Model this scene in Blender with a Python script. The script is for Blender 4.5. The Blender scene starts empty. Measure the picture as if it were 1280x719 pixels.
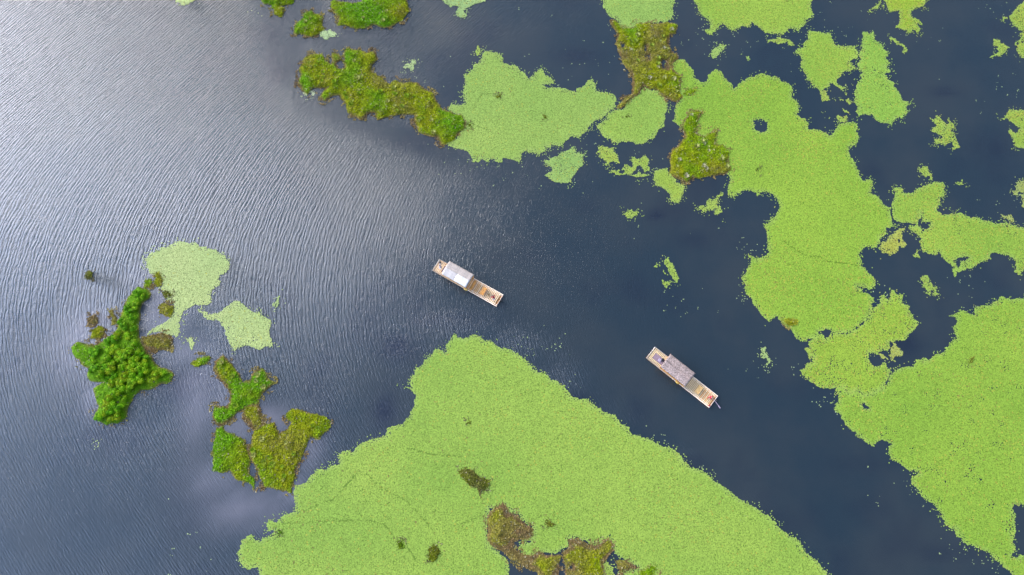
import bpy, math, random
import numpy as np
from mathutils import Vector, Matrix

random.seed(7)
RNG = np.random.default_rng(7)
scene = bpy.context.scene
COL = scene.collection
R = math.radians

# ---------------------------------------------------------------- camera
CAM_H = 107.0
TILT = R(16.0)
FPX = 865.0
cam_d = bpy.data.cameras.new('camera')
cam = bpy.data.objects.new('camera', cam_d)
COL.objects.link(cam)
cam.location = (0, 0, CAM_H)
cam.rotation_euler = (TILT, 0, 0)
cam_d.sensor_width = 36.0
cam_d.lens = 36.0 * FPX / 1280.0
cam_d.clip_end = 20000
scene.camera = cam

# ---------------------------------------------------------------- sun and sky
SUN_EL, SUN_AZ = R(35), R(-50)          # azimuth from +Y (north), negative = west
sun_d = bpy.data.lights.new('sun', 'SUN')
sun_d.energy = 1.1
sun_d.angle = R(17)
sun_d.color = (1.0, 0.96, 0.91)
sun = bpy.data.objects.new('sun', sun_d)
COL.objects.link(sun)
sdir = Vector((math.sin(SUN_AZ) * math.cos(SUN_EL), math.cos(SUN_AZ) * math.cos(SUN_EL), math.sin(SUN_EL)))
sun.rotation_euler = sdir.to_track_quat('Z', 'Y').to_euler()
sun.location = (0, 0, 200)

world = bpy.data.worlds.new('World')
scene.world = world
world.use_nodes = True
wt = world.node_tree
wt.nodes.clear()


def N(t, kind, **kw):
    n = t.nodes.new(kind)
    for k, v in kw.items():
        if k.startswith('in_'):
            key = k[3:]
            key = int(key) if key.isdigit() else key
            n.inputs[key].default_value = v
        else:
            setattr(n, k, v)
    return n


def math_n(t, op, a, b=None, clamp=False):
    n = t.nodes.new('ShaderNodeMath')
    n.operation = op
    n.use_clamp = clamp
    for i, v in enumerate((a, b)):
        if v is None:
            continue
        if isinstance(v, (int, float)):
            n.inputs[i].default_value = v
        else:
            t.links.new(v, n.inputs[i])
    return n.outputs[0]


def mix_c(t, f, a, b, mode='MIX'):
    n = t.nodes.new('ShaderNodeMix')
    n.data_type = 'RGBA'
    n.blend_type = mode
    for s, v in ((n.inputs[0], f), (n.inputs[6], a), (n.inputs[7], b)):
        if isinstance(v, (int, float)):
            s.default_value = v
        elif isinstance(v, tuple):
            s.default_value = v if len(v) == 4 else (*v, 1)
        else:
            t.links.new(v, s)
    return n.outputs[2]


def maprange(t, v, a, b, c, d, smooth=True):
    n = t.nodes.new('ShaderNodeMapRange')
    n.interpolation_type = 'SMOOTHSTEP' if smooth else 'LINEAR'
    n.clamp = True
    t.links.new(v, n.inputs[0])
    for i, x in enumerate((a, b, c, d)):
        n.inputs[i + 1].default_value = x
    return n.outputs[0]


sky = N(wt, 'ShaderNodeTexSky', sky_type='NISHITA', sun_disc=False)
sky.sun_elevation = SUN_EL
sky.sun_rotation = SUN_AZ
sky.air_density = 1.0
sky.dust_density = 1.5
tc = N(wt, 'ShaderNodeTexCoord')
sep = N(wt, 'ShaderNodeSeparateXYZ')
wt.links.new(tc.outputs['Generated'], sep.inputs[0])
zz = math_n(wt, 'MAXIMUM', sep.outputs[2], 0.06)
sx = math_n(wt, 'DIVIDE', sep.outputs[0], zz)
sy = math_n(wt, 'DIVIDE', sep.outputs[1], zz)
comb = N(wt, 'ShaderNodeCombineXYZ')
wt.links.new(sx, comb.inputs[0]); wt.links.new(sy, comb.inputs[1])
cn = N(wt, 'ShaderNodeTexNoise', in_Scale=2.2, in_Detail=6.0, in_Roughness=0.55)
wt.links.new(comb.outputs[0], cn.inputs['Vector'])
cn2 = N(wt, 'ShaderNodeTexNoise', in_Scale=0.9, in_Detail=3.0, in_Roughness=0.5)
wt.links.new(comb.outputs[0], cn2.inputs['Vector'])
# a cloud bank covering the western half of the sky, thinning out to the east
grad = math_n(wt, 'ADD', math_n(wt, 'MULTIPLY', sep.outputs[0], -1.15), math_n(wt, 'MULTIPLY', sep.outputs[1], -0.20))
cov = math_n(wt, 'ADD', grad, math_n(wt, 'MULTIPLY', math_n(wt, 'SUBTRACT', cn.outputs['Fac'], 0.5), 0.5))
cov = math_n(wt, 'ADD', cov, math_n(wt, 'MULTIPLY', math_n(wt, 'SUBTRACT', cn2.outputs['Fac'], 0.5), 0.35))
mask = maprange(wt, cov, 0.37, 1.08, 0.06, 1.0)
# cloud glow aimed low in the northwest, shaped to brighten the water reflection
dotn = N(wt, 'ShaderNodeVectorMath', operation='DOT_PRODUCT')
wt.links.new(tc.outputs['Generated'], dotn.inputs[0])
dotn.inputs[1].default_value = (-0.66, 0.66, 0.36)
glow = maprange(wt, dotn.outputs['Value'], 0.68, 1.0, 0.0, 1.0)
cb = math_n(wt, 'ADD', math_n(wt, 'MULTIPLY', glow, 52.0), 15.5)
cloudc = mix_c(wt, glow, (0.66, 0.86, 1.34, 1), (0.95, 0.98, 1.14, 1))
vm = N(wt, 'ShaderNodeVectorMath', operation='SCALE')
wt.links.new(cloudc, vm.inputs[0]); wt.links.new(cb, vm.inputs[3])
skymix = mix_c(wt, mask, sky.outputs[0], vm.outputs[0])
bg = N(wt, 'ShaderNodeBackground', in_Strength=0.12)
wt.links.new(skymix, bg.inputs[0])
wo = N(wt, 'ShaderNodeOutputWorld')
wt.links.new(bg.outputs[0], wo.inputs[0])

scene.view_settings.view_transform = 'Standard'
scene.view_settings.look = 'None'
scene.view_settings.exposure = 0.66
scene.view_settings.gamma = 1.0
scene.render.engine = 'CYCLES'

# ---------------------------------------------------------------- helpers
CT, ST = math.cos(TILT), math.sin(TILT)


def G(px, py, z=0.0):
    """ground point (world metres) that a photo pixel looks at"""
    dx = (px - 640.0) / FPX
    dy = -(py - 359.5) / FPX
    X, Y, Zd = dx, dy * CT + ST, dy * ST - CT
    t = (CAM_H - z) / -Zd
    return (X * t, Y * t)


def GA(pts, z=0.0):
    return np.array([G(a, b, z) for a, b in pts])


def Z(x0, y0, s, pts):
    return [(x0 + a / s, y0 + b / s) for a, b in pts]


_lat = RNG.random((256, 256))


def vnoise(x, y, seed=0):
    x = x + seed * 17.3; y = y + seed * 9.7
    xi = np.floor(x).astype(int); yi = np.floor(y).astype(int)
    fx = x - xi; fy = y - yi
    fx = fx * fx * (3 - 2 * fx); fy = fy * fy * (3 - 2 * fy)
    a = _lat[xi & 255, yi & 255]; b = _lat[(xi + 1) & 255, yi & 255]
    c = _lat[xi & 255, (yi + 1) & 255]; d = _lat[(xi + 1) & 255, (yi + 1) & 255]
    return (a * (1 - fx) + b * fx) * (1 - fy) + (c * (1 - fx) + d * fx) * fy


def fbm(x, y, s, octv=4, seed=0):
    v = 0; a = 0.5; f = 1.0 / s
    for i in range(octv):
        v = v + a * vnoise(x * f, y * f, seed + i * 3)
        a *= 0.5; f *= 2.03
    return v / (1 - 0.5 ** octv) - 0.5          # about -0.5..0.5


def sdist(P, poly):
    """signed distance, positive inside"""
    inside = np.zeros(len(P), bool)
    d2 = np.full(len(P), 1e18)
    x, y = P[:, 0], P[:, 1]
    n = len(poly)
    for i in range(n):
        ax, ay = poly[i]; bx, by = poly[(i + 1) % n]
        ex, ey = bx - ax, by - ay
        L = ex * ex + ey * ey + 1e-12
        t = np.clip(((x - ax) * ex + (y - ay) * ey) / L, 0, 1)
        dd = (x - ax - t * ex) ** 2 + (y - ay - t * ey) ** 2
        d2 = np.minimum(d2, dd)
        if ay != by:
            c = ((ay > y) != (by > y)) & (x < ex * (y - ay) / ey + ax)
            inside ^= c
    d = np.sqrt(d2)
    return np.where(inside, d, -d)


def linedist(P, line):
    d2 = np.full(len(P), 1e18)
    x, y = P[:, 0], P[:, 1]
    for i in range(len(line) - 1):
        ax, ay = line[i]; bx, by = line[i + 1]
        ex, ey = bx - ax, by - ay
        t = np.clip(((x - ax) * ex + (y - ay) * ey) / (ex * ex + ey * ey + 1e-12), 0, 1)
        d2 = np.minimum(d2, (x - ax - t * ex) ** 2 + (y - ay - t * ey) ** 2)
    return np.sqrt(d2)


def warp(P, a=0.5, s=1.6):
    x, y = P[:, 0], P[:, 1]
    dx = fbm(x, y, s, 4, 1) * a * 2
    dy = fbm(x, y, s, 4, 5) * a * 2
    return np.stack([x + dx, y + dy], 1)


def mesh_np(name, V, loops, sizes, mats, mat_idx=None, colors=None, smooth=False, attr='tint'):
    me = bpy.data.meshes.new(name)
    V = np.asarray(V, dtype=np.float32)
    loops = np.asarray(loops, dtype=np.int32).ravel()
    sizes = np.asarray(sizes, dtype=np.int32)
    me.vertices.add(len(V)); me.vertices.foreach_set('co', V.ravel())
    me.loops.add(len(loops)); me.loops.foreach_set('vertex_index', loops)
    me.polygons.add(len(sizes))
    starts = np.concatenate([[0], np.cumsum(sizes)[:-1]]).astype(np.int32)
    me.polygons.foreach_set('loop_start', starts)
    me.polygons.foreach_set('loop_total', sizes)
    if mat_idx is not None:
        me.polygons.foreach_set('material_index', np.asarray(mat_idx, dtype=np.int32))
    me.update(calc_edges=True)
    me.validate()
    for m in mats:
        me.materials.append(m)
    if colors is not None:
        a = me.color_attributes.new(attr, 'FLOAT_COLOR', 'POINT')
        c = np.ones((len(V), 4), np.float32); c[:, :3] = colors
        a.data.foreach_set('color', c.ravel())
    if smooth:
        me.polygons.foreach_set('use_smooth', np.ones(len(sizes), bool))
    return me


def link(name, me, parent=None, loc=None):
    o = bpy.data.objects.new(name, me)
    COL.objects.link(o)
    if parent is not None:
        o.parent = parent
    if loc is not None:
        o.location = loc
    return o


def tag(o, label=None, cat=None, group=None, kind=None):
    if label: o['label'] = label
    if cat: o['category'] = cat
    if group: o['group'] = group
    if kind: o['kind'] = kind
    return o


def copy_tree(o, parent=None):
    c = o.copy(); COL.objects.link(c)
    if parent is not None: c.parent = parent
    for ch in list(o.children): copy_tree(ch, c)
    return c


# ---------------------------------------------------------------- materials
def new_mat(name):
    m = bpy.data.materials.new(name); m.use_nodes = True
    t = m.node_tree; t.nodes.clear()
    b = t.nodes.new('ShaderNodeBsdfPrincipled'); o = t.nodes.new('ShaderNodeOutputMaterial')
    t.links.new(b.outputs[0], o.inputs[0])
    return m, t, b


def simple(name, col, rough=0.7, var=0.15, scale=8.0, bump=0.0, detail=4.0, spec=0.5):
    m, t, b = new_mat(name)
    tcn = N(t, 'ShaderNodeTexCoord')
    no = N(t, 'ShaderNodeTexNoise', in_Scale=scale, in_Detail=detail, in_Roughness=0.6)
    t.links.new(tcn.outputs['Object'], no.inputs['Vector'])
    f = maprange(t, no.outputs['Fac'], 0.3, 0.7, 0, 1)
    lo = tuple(max(0, c * (1 - var)) for c in col); hi = tuple(min(1, c * (1 + var)) for c in col)
    t.links.new(mix_c(t, f, lo, hi), b.inputs['Base Color'])
    b.inputs['Roughness'].default_value = rough
    b.inputs['Specular IOR Level'].default_value = spec
    if bump > 0:
        bp = N(t, 'ShaderNodeBump', in_Strength=bump, in_Distance=0.02)
        t.links.new(no.outputs['Fac'], bp.inputs['Height'])
        t.links.new(bp.outputs[0], b.inputs['Normal'])
    return m


def attr_mat(name, rough, spec, attr='tint', trans=0.0, bump=0.0, bscale=6.0):
    m, t, b = new_mat(name)
    a = N(t, 'ShaderNodeAttribute', attribute_name=attr)
    geo = N(t, 'ShaderNodeNewGeometry')
    no = N(t, 'ShaderNodeTexNoise', in_Scale=bscale, in_Detail=5.0, in_Roughness=0.65)
    t.links.new(geo.outputs['Position'], no.inputs['Vector'])
    f = maprange(t, no.outputs['Fac'], 0.25, 0.75, 0.78, 1.22, False)
    vm = N(t, 'ShaderNodeVectorMath', operation='SCALE')
    t.links.new(a.outputs['Color'], vm.inputs[0]); t.links.new(f, vm.inputs[3])
    t.links.new(vm.outputs[0], b.inputs['Base Color'])
    b.inputs['Roughness'].default_value = rough
    b.inputs['Specular IOR Level'].default_value = spec
    if bump > 0:
        bp = N(t, 'ShaderNodeBump', in_Strength=bump, in_Distance=0.1)
        t.links.new(no.outputs['Fac'], bp.inputs['Height'])
        t.links.new(bp.outputs[0], b.inputs['Normal'])
    return m


M_leaf = attr_mat('floating_leaf', 0.5, 0.28, bscale=3.0)
M_under = attr_mat('submerged_stems', 0.8, 0.2, bscale=5.0)
M_ground = attr_mat('marsh_ground', 0.9, 0.2, bump=0.6, bscale=3.0)
M_blade = attr_mat('grass_blade', 0.7, 0.12, bscale=2.0)
M_crown = attr_mat('bush_leaf', 0.65, 0.15, bscale=1.2)
M_wood = simple('bush_trunk', (0.10, 0.07, 0.045), 0.85, 0.3)

# water -------------------------------------------------------------
m, t, b = new_mat('lake_water'); M_water = m
geo = N(t, 'ShaderNodeNewGeometry')
sp = N(t, 'ShaderNodeSeparateXYZ'); t.links.new(geo.outputs['Position'], sp.inputs[0])
WX, WY = sp.outputs[0], sp.outputs[1]
# wave fronts bend round the islets: parabolic crests open to the east
Y0 = 32.0
yy = math_n(t, 'SUBTRACT', WY, Y0)
# clamp the bend far away so the crests run on as straight lines
yc = math_n(t, 'MINIMUM', math_n(t, 'MAXIMUM', yy, -30.0), 34.0)
par = math_n(t, 'MULTIPLY', math_n(t, 'MULTIPLY', yc, yc), 0.0135)
rest = math_n(t, 'MULTIPLY', math_n(t, 'ABSOLUTE', math_n(t, 'SUBTRACT', yy, yc)), 0.88)
vv = math_n(t, 'SUBTRACT', math_n(t, 'SUBTRACT', WX, par), rest)
cA = N(t, 'ShaderNodeCombineXYZ'); t.links.new(vv, cA.inputs[0])
t.links.new(math_n(t, 'MULTIPLY', WY, 0.26), cA.inputs[1])
n1 = N(t, 'ShaderNodeTexNoise', in_Scale=3.8, in_Detail=2.0, in_Roughness=0.5, in_Distortion=0.35)
t.links.new(cA.outputs[0], n1.inputs['Vector'])
cB = N(t, 'ShaderNodeCombineXYZ'); t.links.new(vv, cB.inputs[0])
t.links.new(math_n(t, 'MULTIPLY', WY, 0.5), cB.inputs[1])
n2 = N(t, 'ShaderNodeTexNoise', in_Scale=10.0, in_Detail=3.0, in_Roughness=0.6)
t.links.new(cB.outputs[0], n2.inputs['Vector'])
n3 = N(t, 'ShaderNodeTexNoise', in_Scale=0.16, in_Detail=4.0, in_Roughness=0.6)
t.links.new(geo.outputs['Position'], n3.inputs['Vector'])
gust = maprange(t, n3.outputs['Fac'], 0.3, 0.7, 0.80, 1.12)
rp = N(t, 'ShaderNodeAttribute', attribute_name='ripple')
spr = N(t, 'ShaderNodeSeparateColor'); t.links.new(rp.outputs['Color'], spr.inputs[0])
amp = math_n(t, 'MULTIPLY', spr.outputs[0], gust)
rid = math_n(t, 'ABSOLUTE', math_n(t, 'SUBTRACT', n1.outputs['Fac'], 0.5))
rid = math_n(t, 'SUBTRACT', math_n(t, 'MULTIPLY', n1.outputs['Fac'], 0.45), math_n(t, 'MULTIPLY', rid, 1.3))
wav = N(t, 'ShaderNodeTexWave', wave_type='BANDS', bands_direction='X', wave_profile='SIN')
wav.inputs['Scale'].default_value = 0.54
wav.inputs['Distortion'].default_value = 8.5
wav.inputs['Detail'].default_value = 3.0
wav.inputs['Detail Scale'].default_value = 1.5
wav.inputs['Detail Roughness'].default_value = 0.55
t.links.new(cA.outputs[0], wav.inputs['Vector'])
rid = math_n(t, 'ADD', math_n(t, 'MULTIPLY', rid, 0.75), math_n(t, 'MULTIPLY', math_n(t, 'MULTIPLY', wav.outputs['Fac'], 0.27), math_n(t, 'MINIMUM', amp, 1.15)))
h = math_n(t, 'ADD', rid, math_n(t, 'MULTIPLY', n2.outputs['Fac'], 0.45))
h = math_n(t, 'ADD', math_n(t, 'MULTIPLY', rid, amp), math_n(t, 'MULTIPLY', n2.outputs['Fac'], math_n(t, 'MULTIPLY', math_n(t, 'ADD', amp, 0.40), 0.30)))
bp = N(t, 'ShaderNodeBump', in_Strength=1.0, in_Distance=0.235)
t.links.new(h, bp.inputs['Height'])
t.links.new(bp.outputs[0], b.inputs['Normal'])
n4 = N(t, 'ShaderNodeTexNoise', in_Scale=0.05, in_Detail=5.0, in_Roughness=0.55)
t.links.new(geo.outputs['Position'], n4.inputs['Vector'])
deep = mix_c(t, maprange(t, n4.outputs['Fac'], 0.35, 0.65, 0, 1), (0.013, 0.026, 0.034), (0.025, 0.034, 0.037))
deep = mix_c(t, spr.outputs[2], deep, (0.006, 0.011, 0.024))
silt_sheen = mix_c(t, spr.outputs[1], deep, (0.235, 0.215, 0.235))  # shallow silt tone, with calm water's bright sky reflection painted in
t.links.new(silt_sheen, b.inputs['Base Color'])
b.inputs['Roughness'].default_value = 0.09
b.inputs['IOR'].default_value = 1.62

# ---------------------------------------------------------------- polygon data (photo pixels)
Z5 = (560, 40, 4.0); Z6 = (740, 0, 4.795); Z7 = (740, 120, 4.795); Z8 = (880, 60, 4.0)
N1 = (900, 220, 4.0); Z9 = (960, 350, 4.0); Z5b = (1080, 340, 4.795); Z4b = (1040, 460, 4.0)
Z6b = (1120, 570, 4.825); Z7b = (440, 400, 4.493); Z8b = (280, 520, 3.611); U1 = (700, 460, 2.775)
Z7c = (590, 620, 5.333); Z8c = (960, 0, 4.495); T3x = (960, 0, 3.0); M3x = (640, 0, 3.0)
L3x = (320, 0, 3.0); Z2b = (1060, 200, 4.36); Z2c = (80, 290, 4.795); S2 = (80, 290, 2.054)
Z3c = (80, 380, 4.49); Z4c = (240, 430, 3.784); Z5c = (320, 0, 8.32); Z6c = (360, 40, 4.49)
Q3 = (640, 230, 3.0); EE = (280, 400, 2.253); F5 = (560, 550, 4.253)


def ZZ(*parts):
    out = []
    for z, pts in parts:
        out += Z(*z, pts)
    return out


PALE = (0.41, 0.49, 0.15); MID = (0.285, 0.415, 0.045); WARM = (0.27, 0.41, 0.038); LIME = (0.31, 0.41, 0.05)

# each: label, polygon, holes, colour, yellow share, raggedness
MATS = [
 ('large pale green leaf mat joined to the right end of the long mossy island',
  ZZ((Z5, [(185,95),(215,98),(240,110),(268,120),(272,145),(300,160),(335,175),(365,195),(385,215),(405,232),(420,230),(430,205),(450,195),(470,182),(485,195),(490,208),(510,215),(515,232),(530,240),(520,255),(495,258),(480,262),(500,275),(530,280),(560,275),(580,290),(610,292),(635,298),(640,280),(665,275),(690,262),(700,245),(715,240),(730,262),(740,290),(770,300),(800,300),(830,312),(838,345),(838,378),(800,395),(785,415),(770,440),(740,445),(715,465),(705,490),(680,510),(650,530),(610,525),(585,560),(560,570),(520,570),(490,575),(485,600),(455,610),(420,600),(385,600),(368,615),(365,645),(360,665),(335,640),(300,640),(275,645),(265,660),(250,655),(235,640),(215,640),(200,660),(190,640),(170,628),(158,640),(150,665),(130,650),(110,620),(100,600),(70,595),(40,580),(0,570),(-20,550),(-20,530),(35,530),(60,490),(80,470),(60,440),(30,410),(10,385),(10,355),(35,360),(60,360),(80,345),(70,300),(85,260),(78,210),(100,200),(125,180),(140,160),(165,150),(175,110)])),
  [], (0.30,0.42,0.072), .02, 0),
 ('tiny leaf stub off the top of the mat joined to the long mossy island', ZZ((Z5, [(140,62),(155,58),(160,80),(165,110),(160,125),(145,120),(130,100),(140,80)])), [], LIME, .1, 1),
 ('green leaf mat with a round open water hole, running down the middle right',
  ZZ((Z6, [(475,385),(500,365),(530,355),(560,370),(575,395),(600,415),(610,440),(615,465),(635,490),(670,500),(690,490),(700,455),(720,425),(745,415),(780,440),(800,470),(830,500),(850,525)]),
     (Z8, [(150,205),(180,175),(215,152),(265,140),(290,122),(330,140),(370,150),(400,170),(443,180),(443,215),(440,250),(470,280),(478,305),(465,330),(480,350),(515,355),(525,375),(515,405),(560,410),(600,415),(628,440),(650,415),(665,400),(680,380),(720,370),(750,365),(770,400),(775,440),(760,480),(720,495),(715,515),(740,560),(765,590),(770,615),(800,660),(845,662)]),
     (N1, [(765,30),(760,60),(750,90),(790,100),(815,140),(850,165),(858,210),(868,250),(850,262),(830,260),(830,290),(800,310),(800,330),(780,360),(745,352),(720,360),(700,400),(700,425),(710,455),(735,462),(750,490),(775,520),(780,545),(755,562),(715,560),(680,545),(690,560),(735,575),(755,590)]),
     (Z9, [(515,90),(525,110),(520,140),(500,195),(460,225),(440,245),(400,265),(350,268),(320,262),(285,250),(250,258),(270,275),(245,285),(210,300),(170,305),(150,295),(125,270),(105,245),(85,235),(60,215),(42,192),(20,200),(0,212)]),
     (N1, [(230,719),(200,690),(180,660),(150,620),(120,580),(120,540),(112,510),(125,470),(145,440),(150,425),(135,395),(175,415),(215,410),(235,385),(240,350),(235,310),(235,280),(220,245),(245,235),(270,205),(285,170),(300,140),(280,110),(250,85),(215,75),(180,95),(160,70),(125,72),(100,85),(70,100),(35,95),(45,60),(40,35),(50,10)]),
     (Z7, [(815,480),(800,455),(790,400),(800,350),(780,310),(740,310),(720,280),(700,250),(650,250),(620,220),(600,200),(560,200),(530,195),(500,170),(485,145),(500,120),(490,95),(500,60),(510,50)]),
     (Z6, [(510,620),(530,590),(520,560),(510,520),(500,480),(480,440),(465,400)])),
  [Z(*Z8, [(245,370),(270,360),(310,370),(305,385),(312,415),(285,420),(260,410),(250,390)])], WARM, .07, 0),
 ('yellow flecked leaf mat bulging into the dark pool between the two large right hand mats',
  ZZ((Z9, [(523,142),(545,145),(555,125),(575,82),(595,105),(620,100),(625,60),(640,80),(665,85),(665,110),(690,135),(700,160),(720,190),(735,215),(720,245),(690,265),(680,290),(655,300),(600,310),(595,335),(550,360),(530,350),(500,345),(495,365),(500,395),(515,440),(550,435),(580,418),(590,440),(600,455),(600,470),(590,490),(560,545),(520,562),(480,572),(440,552),(400,562),(380,532),(345,535),(300,525),(260,525),(230,510),(190,485),(175,455),(200,430),(230,410),(235,380),(210,375),(190,350),(220,345),(215,310),(245,287),(270,277),(285,312),(310,290),(325,268),(350,270),(400,268),(440,248),(462,228),(502,198)])),
  [], (0.285,0.41,0.038), .09, 0.15),
 ('reddish ragged leaf fringe hanging below the yellow flecked mat', ZZ((Z9, [(600,315),(635,320),(655,350),(680,375),(655,385),(630,405),(610,380),(575,385),(550,372),(570,350),(595,340)])), [], (0.33,0.36,0.08), .3, 0.8),
 ('largest leaf mat filling the lower right corner down to the frame edge',
  ZZ((Z9, [(347,537),(378,534),(400,564),(440,554),(480,574),(520,564),(558,548),(600,500),(612,470),(640,455),(660,450),(680,425),(720,435),(745,400),(800,395),(830,370),(860,360),(890,335),(915,300),(940,290),(930,240),(950,200),(930,185),(900,175)]),
     (Z5b, [(510,262),(550,250),(580,228),(620,240),(660,250),(665,225),(690,200),(740,200),(790,185),(820,155),(850,148),(900,160),(959,155),(1100,140)]),
     ((0,0,1.0), [(1330,400),(1340,640)]),
     (Z6b, [(860,320),(772,305),(715,292),(700,310),(715,360),(728,400),(715,440),(705,490),(700,530),(725,545),(722,570),(700,605),(735,615),(745,590),(772,590),(880,600),(900,860),(760,800),(700,719),(660,690),(630,660),(600,615),(560,595),(520,580),(480,560),(440,545),(400,520),(390,490),(360,480),(355,440),(330,430),(300,420),(275,380),(270,350),(240,320)]),
     (Z4b, [(510,680),(470,660),(430,620),(400,590),(390,560),(400,535),(435,530),(400,515),(365,505),(330,480),(290,440),(280,400),(290,380),(265,370),(240,370),(210,385),(180,380),(140,345),(110,325),(70,300),(50,260),(30,230),(5,210),(15,180),(35,170),(30,140),(20,115)])),
  [Z(*Z9, [(470,622),(485,618),(497,643),(485,635)]), Z(*Z9, [(555,545),(575,505),(598,470),(606,475),(603,508),(570,520),(560,548)])], (0.27,0.405,0.04), .05, 0.05),
 ('huge wedge of pale green leaf mat along the lower edge below both rafts',
  ZZ((Z7b, [(575,72),(600,95),(630,100),(670,88),(705,88),(740,115),(790,125),(820,150),(870,155),(910,180),(960,210),(1000,240),(1040,285),(1080,290),(1110,310),(1120,335),(1160,340),(1200,370)]),
     (U1, [(20,70),(40,100),(80,105),(120,130),(150,150),(190,165),(215,195),(240,205),(245,225),(300,240),(350,265),(385,275),(420,305),(435,330),(470,345),(510,365),(540,385),(560,405),(600,435),(640,460),(680,480),(720,510),(750,535),(780,560),(800,585),(830,600),(850,635),(880,660),(910,690),(935,719),(1040,810)]),
     ((0,0,1.0), [(1000,780),(700,790),(400,780),(330,760)]),
     (Z8b, [(200,760),(170,719),(150,690),(100,695),(80,660),(60,630),(70,590),(75,570),(120,540),(160,560),(200,545),(235,530),(200,520),(190,490),(200,465),(240,470),(280,440),(320,430),(320,370),(305,350),(320,320),(370,300),(400,270),(420,250),(480,225),(520,215),(515,180),(545,160),(580,160),(600,140)]),
     (Z7b, [(60,690),(100,680),(150,660),(195,655),(200,620),(240,590),(280,580),(320,540),(325,510),(345,475),(350,430),(345,410),(320,395),(285,375),(325,370),(325,340),(350,310),(345,280),(380,260),(420,225),(430,200),(480,165),(520,180),(530,175),(535,140),(555,110)])),
  [Z(*Z7c, [(200,60),(240,115),(300,130),(350,190),(400,210),(395,270),(380,295),(330,310),(310,345),(340,385),(400,405),(440,380),(500,385),(560,385),(620,350),(655,330),(650,290),(700,290),(760,310),(820,330),(850,325),(900,290),(940,330),(945,370),(970,400),(1030,430),(1100,470),(1120,485),(1060,485),(1010,500),(1000,700),(220,700),(250,480),(235,430),(200,380),(150,350),(110,320),(100,240),(95,150),(120,90)])],
  (0.295,0.42,0.056), .02, 0),
 ('small leaf mat tongue between the brown bog patches at the bottom edge', ZZ((Z7c, [(870,450),(900,438),(940,480),(955,540),(960,600),(890,600),(880,520)])), [], LIME, .08, .1),
 ('leaf mat at the top edge above the brown moss island with water pits',
  ZZ((Z6, [(65,-90),(65,0),(70,40),(85,75),(110,95),(140,115),(165,130),(150,170),(145,215),(170,190),(220,180),(260,155),(320,140),(380,140),(420,130),(440,150),(470,120),(495,90),(490,50),(490,0),(490,-90)])), [], (0.29,0.42,0.075), .06, 0),
 ('leaf mat along the top edge with a hooked lower left corner over dark water',
  ZZ((Z6, [(600,0),(625,30),(645,90),(690,115),(710,130),(700,165),(675,180),(690,205),(720,200),(740,170),(790,150),(840,180),(900,160),(940,165),(960,140)]),
     (Z8c, [(-90,135),(-60,150),(-20,190),(0,185),(30,185),(60,200),(90,185),(120,160),(170,168),(200,140),(215,115),(270,90),(255,65),(240,40),(250,0),(250,-110)]), (Z6, [(560,-100)])), [], MID, .05, 0),
 ('thin ragged leaf strip under the top right leaf mat', ZZ((Z8c, [(0,225),(40,212),(90,210),(120,220),(135,250),(110,268),(70,250),(30,240)])), [], LIME, .1, .6),
 ('leaf mat shaped like a shield, left one of the pair in the upper right',
  ZZ((Z8c, [(150,285),(190,260),(200,230),(230,210),(220,165),(290,175),(320,190),(355,185),(362,220),(380,250),(430,265),(480,262),(500,290),(500,330),(475,335),(460,350),(480,370),(490,385),(460,400),(420,415),(400,440),(395,465),(410,480),(445,490),(430,500),(395,495),(370,485),(350,465),(335,490),(310,515),(280,515),(250,490),(240,460),(220,455),(205,410),(185,380),(190,350),(175,310)])), [], MID, .06, 0),
 ('tall bell shaped leaf mat, right one of the pair in the upper right',
  ZZ((Z8c, [(535,185),(585,182),(600,230),(640,250),(670,295),(670,330),(688,350),(660,375),(690,405),(665,420),(680,450),(715,460),(715,480),(740,520),(760,560),(800,570),(800,585),(785,600),(790,630),(760,650),(755,675),(720,670),(690,705),(670,690),(625,695),(600,680),(580,650),(520,655),(490,625),(510,600),(480,575),(490,540),(495,480),(520,435),(530,405),(500,390),(500,360),(515,340),(505,320),(525,290),(530,240)])), [], (0.26,0.42,0.05), .1, 0.05),
 ('loose leaf cluster just under the tip of the shield shaped mat', ZZ((Z8c, [(290,520),(330,515),(355,560),(350,580),(320,580),(300,570)])), [], LIME, .2, .7),
 ('loose leaf cluster between the shield shaped and bell shaped mats', ZZ((Z8c, [(390,555),(430,545),(430,520),(450,535),(455,585),(425,575),(395,570)])), [], LIME, .2, .7),
 ('smallest leaf scrap in the gap left of the bell shaped mat', ZZ((Z8c, [(300,640),(335,630),(335,655),(310,655)])), [], LIME, .1, .8),
 ('oval yellow speckled leaf cluster touching the neck of the middle right mat', ZZ((Z8c, [(380,655),(400,640),(400,610),(435,610),(450,650),(430,685),(395,690),(380,680)])), [], LIME, .35, .6),
 ('yellow green leaf mat like a splayed foot at the upper right edge of the photo',
  ZZ((Z8c, [(650,-70),(650,0),(665,45),(690,70),(740,65),(740,110),(715,150),(740,170),(775,175),(790,190),(815,165),(840,190),(855,160),(830,140),(868,140),(830,110),(810,85),(800,65),(830,50),(870,45),(895,15),(895,-70)])), [], (0.30,0.42,0.03), .15, 0.1),
 ('thin diagonal leaf strip left of the splayed foot mat', ZZ((Z8c, [(560,65),(600,40),(635,5),(640,30),(610,55),(580,72)])), [], LIME, .1, .7),
 ('crooked leaf streak below the splayed foot mat', ZZ((Z8c, [(685,195),(715,200),(735,235),(760,250),(792,300),(765,303),(740,262),(700,220)])), [], LIME, .1, .45),
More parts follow.
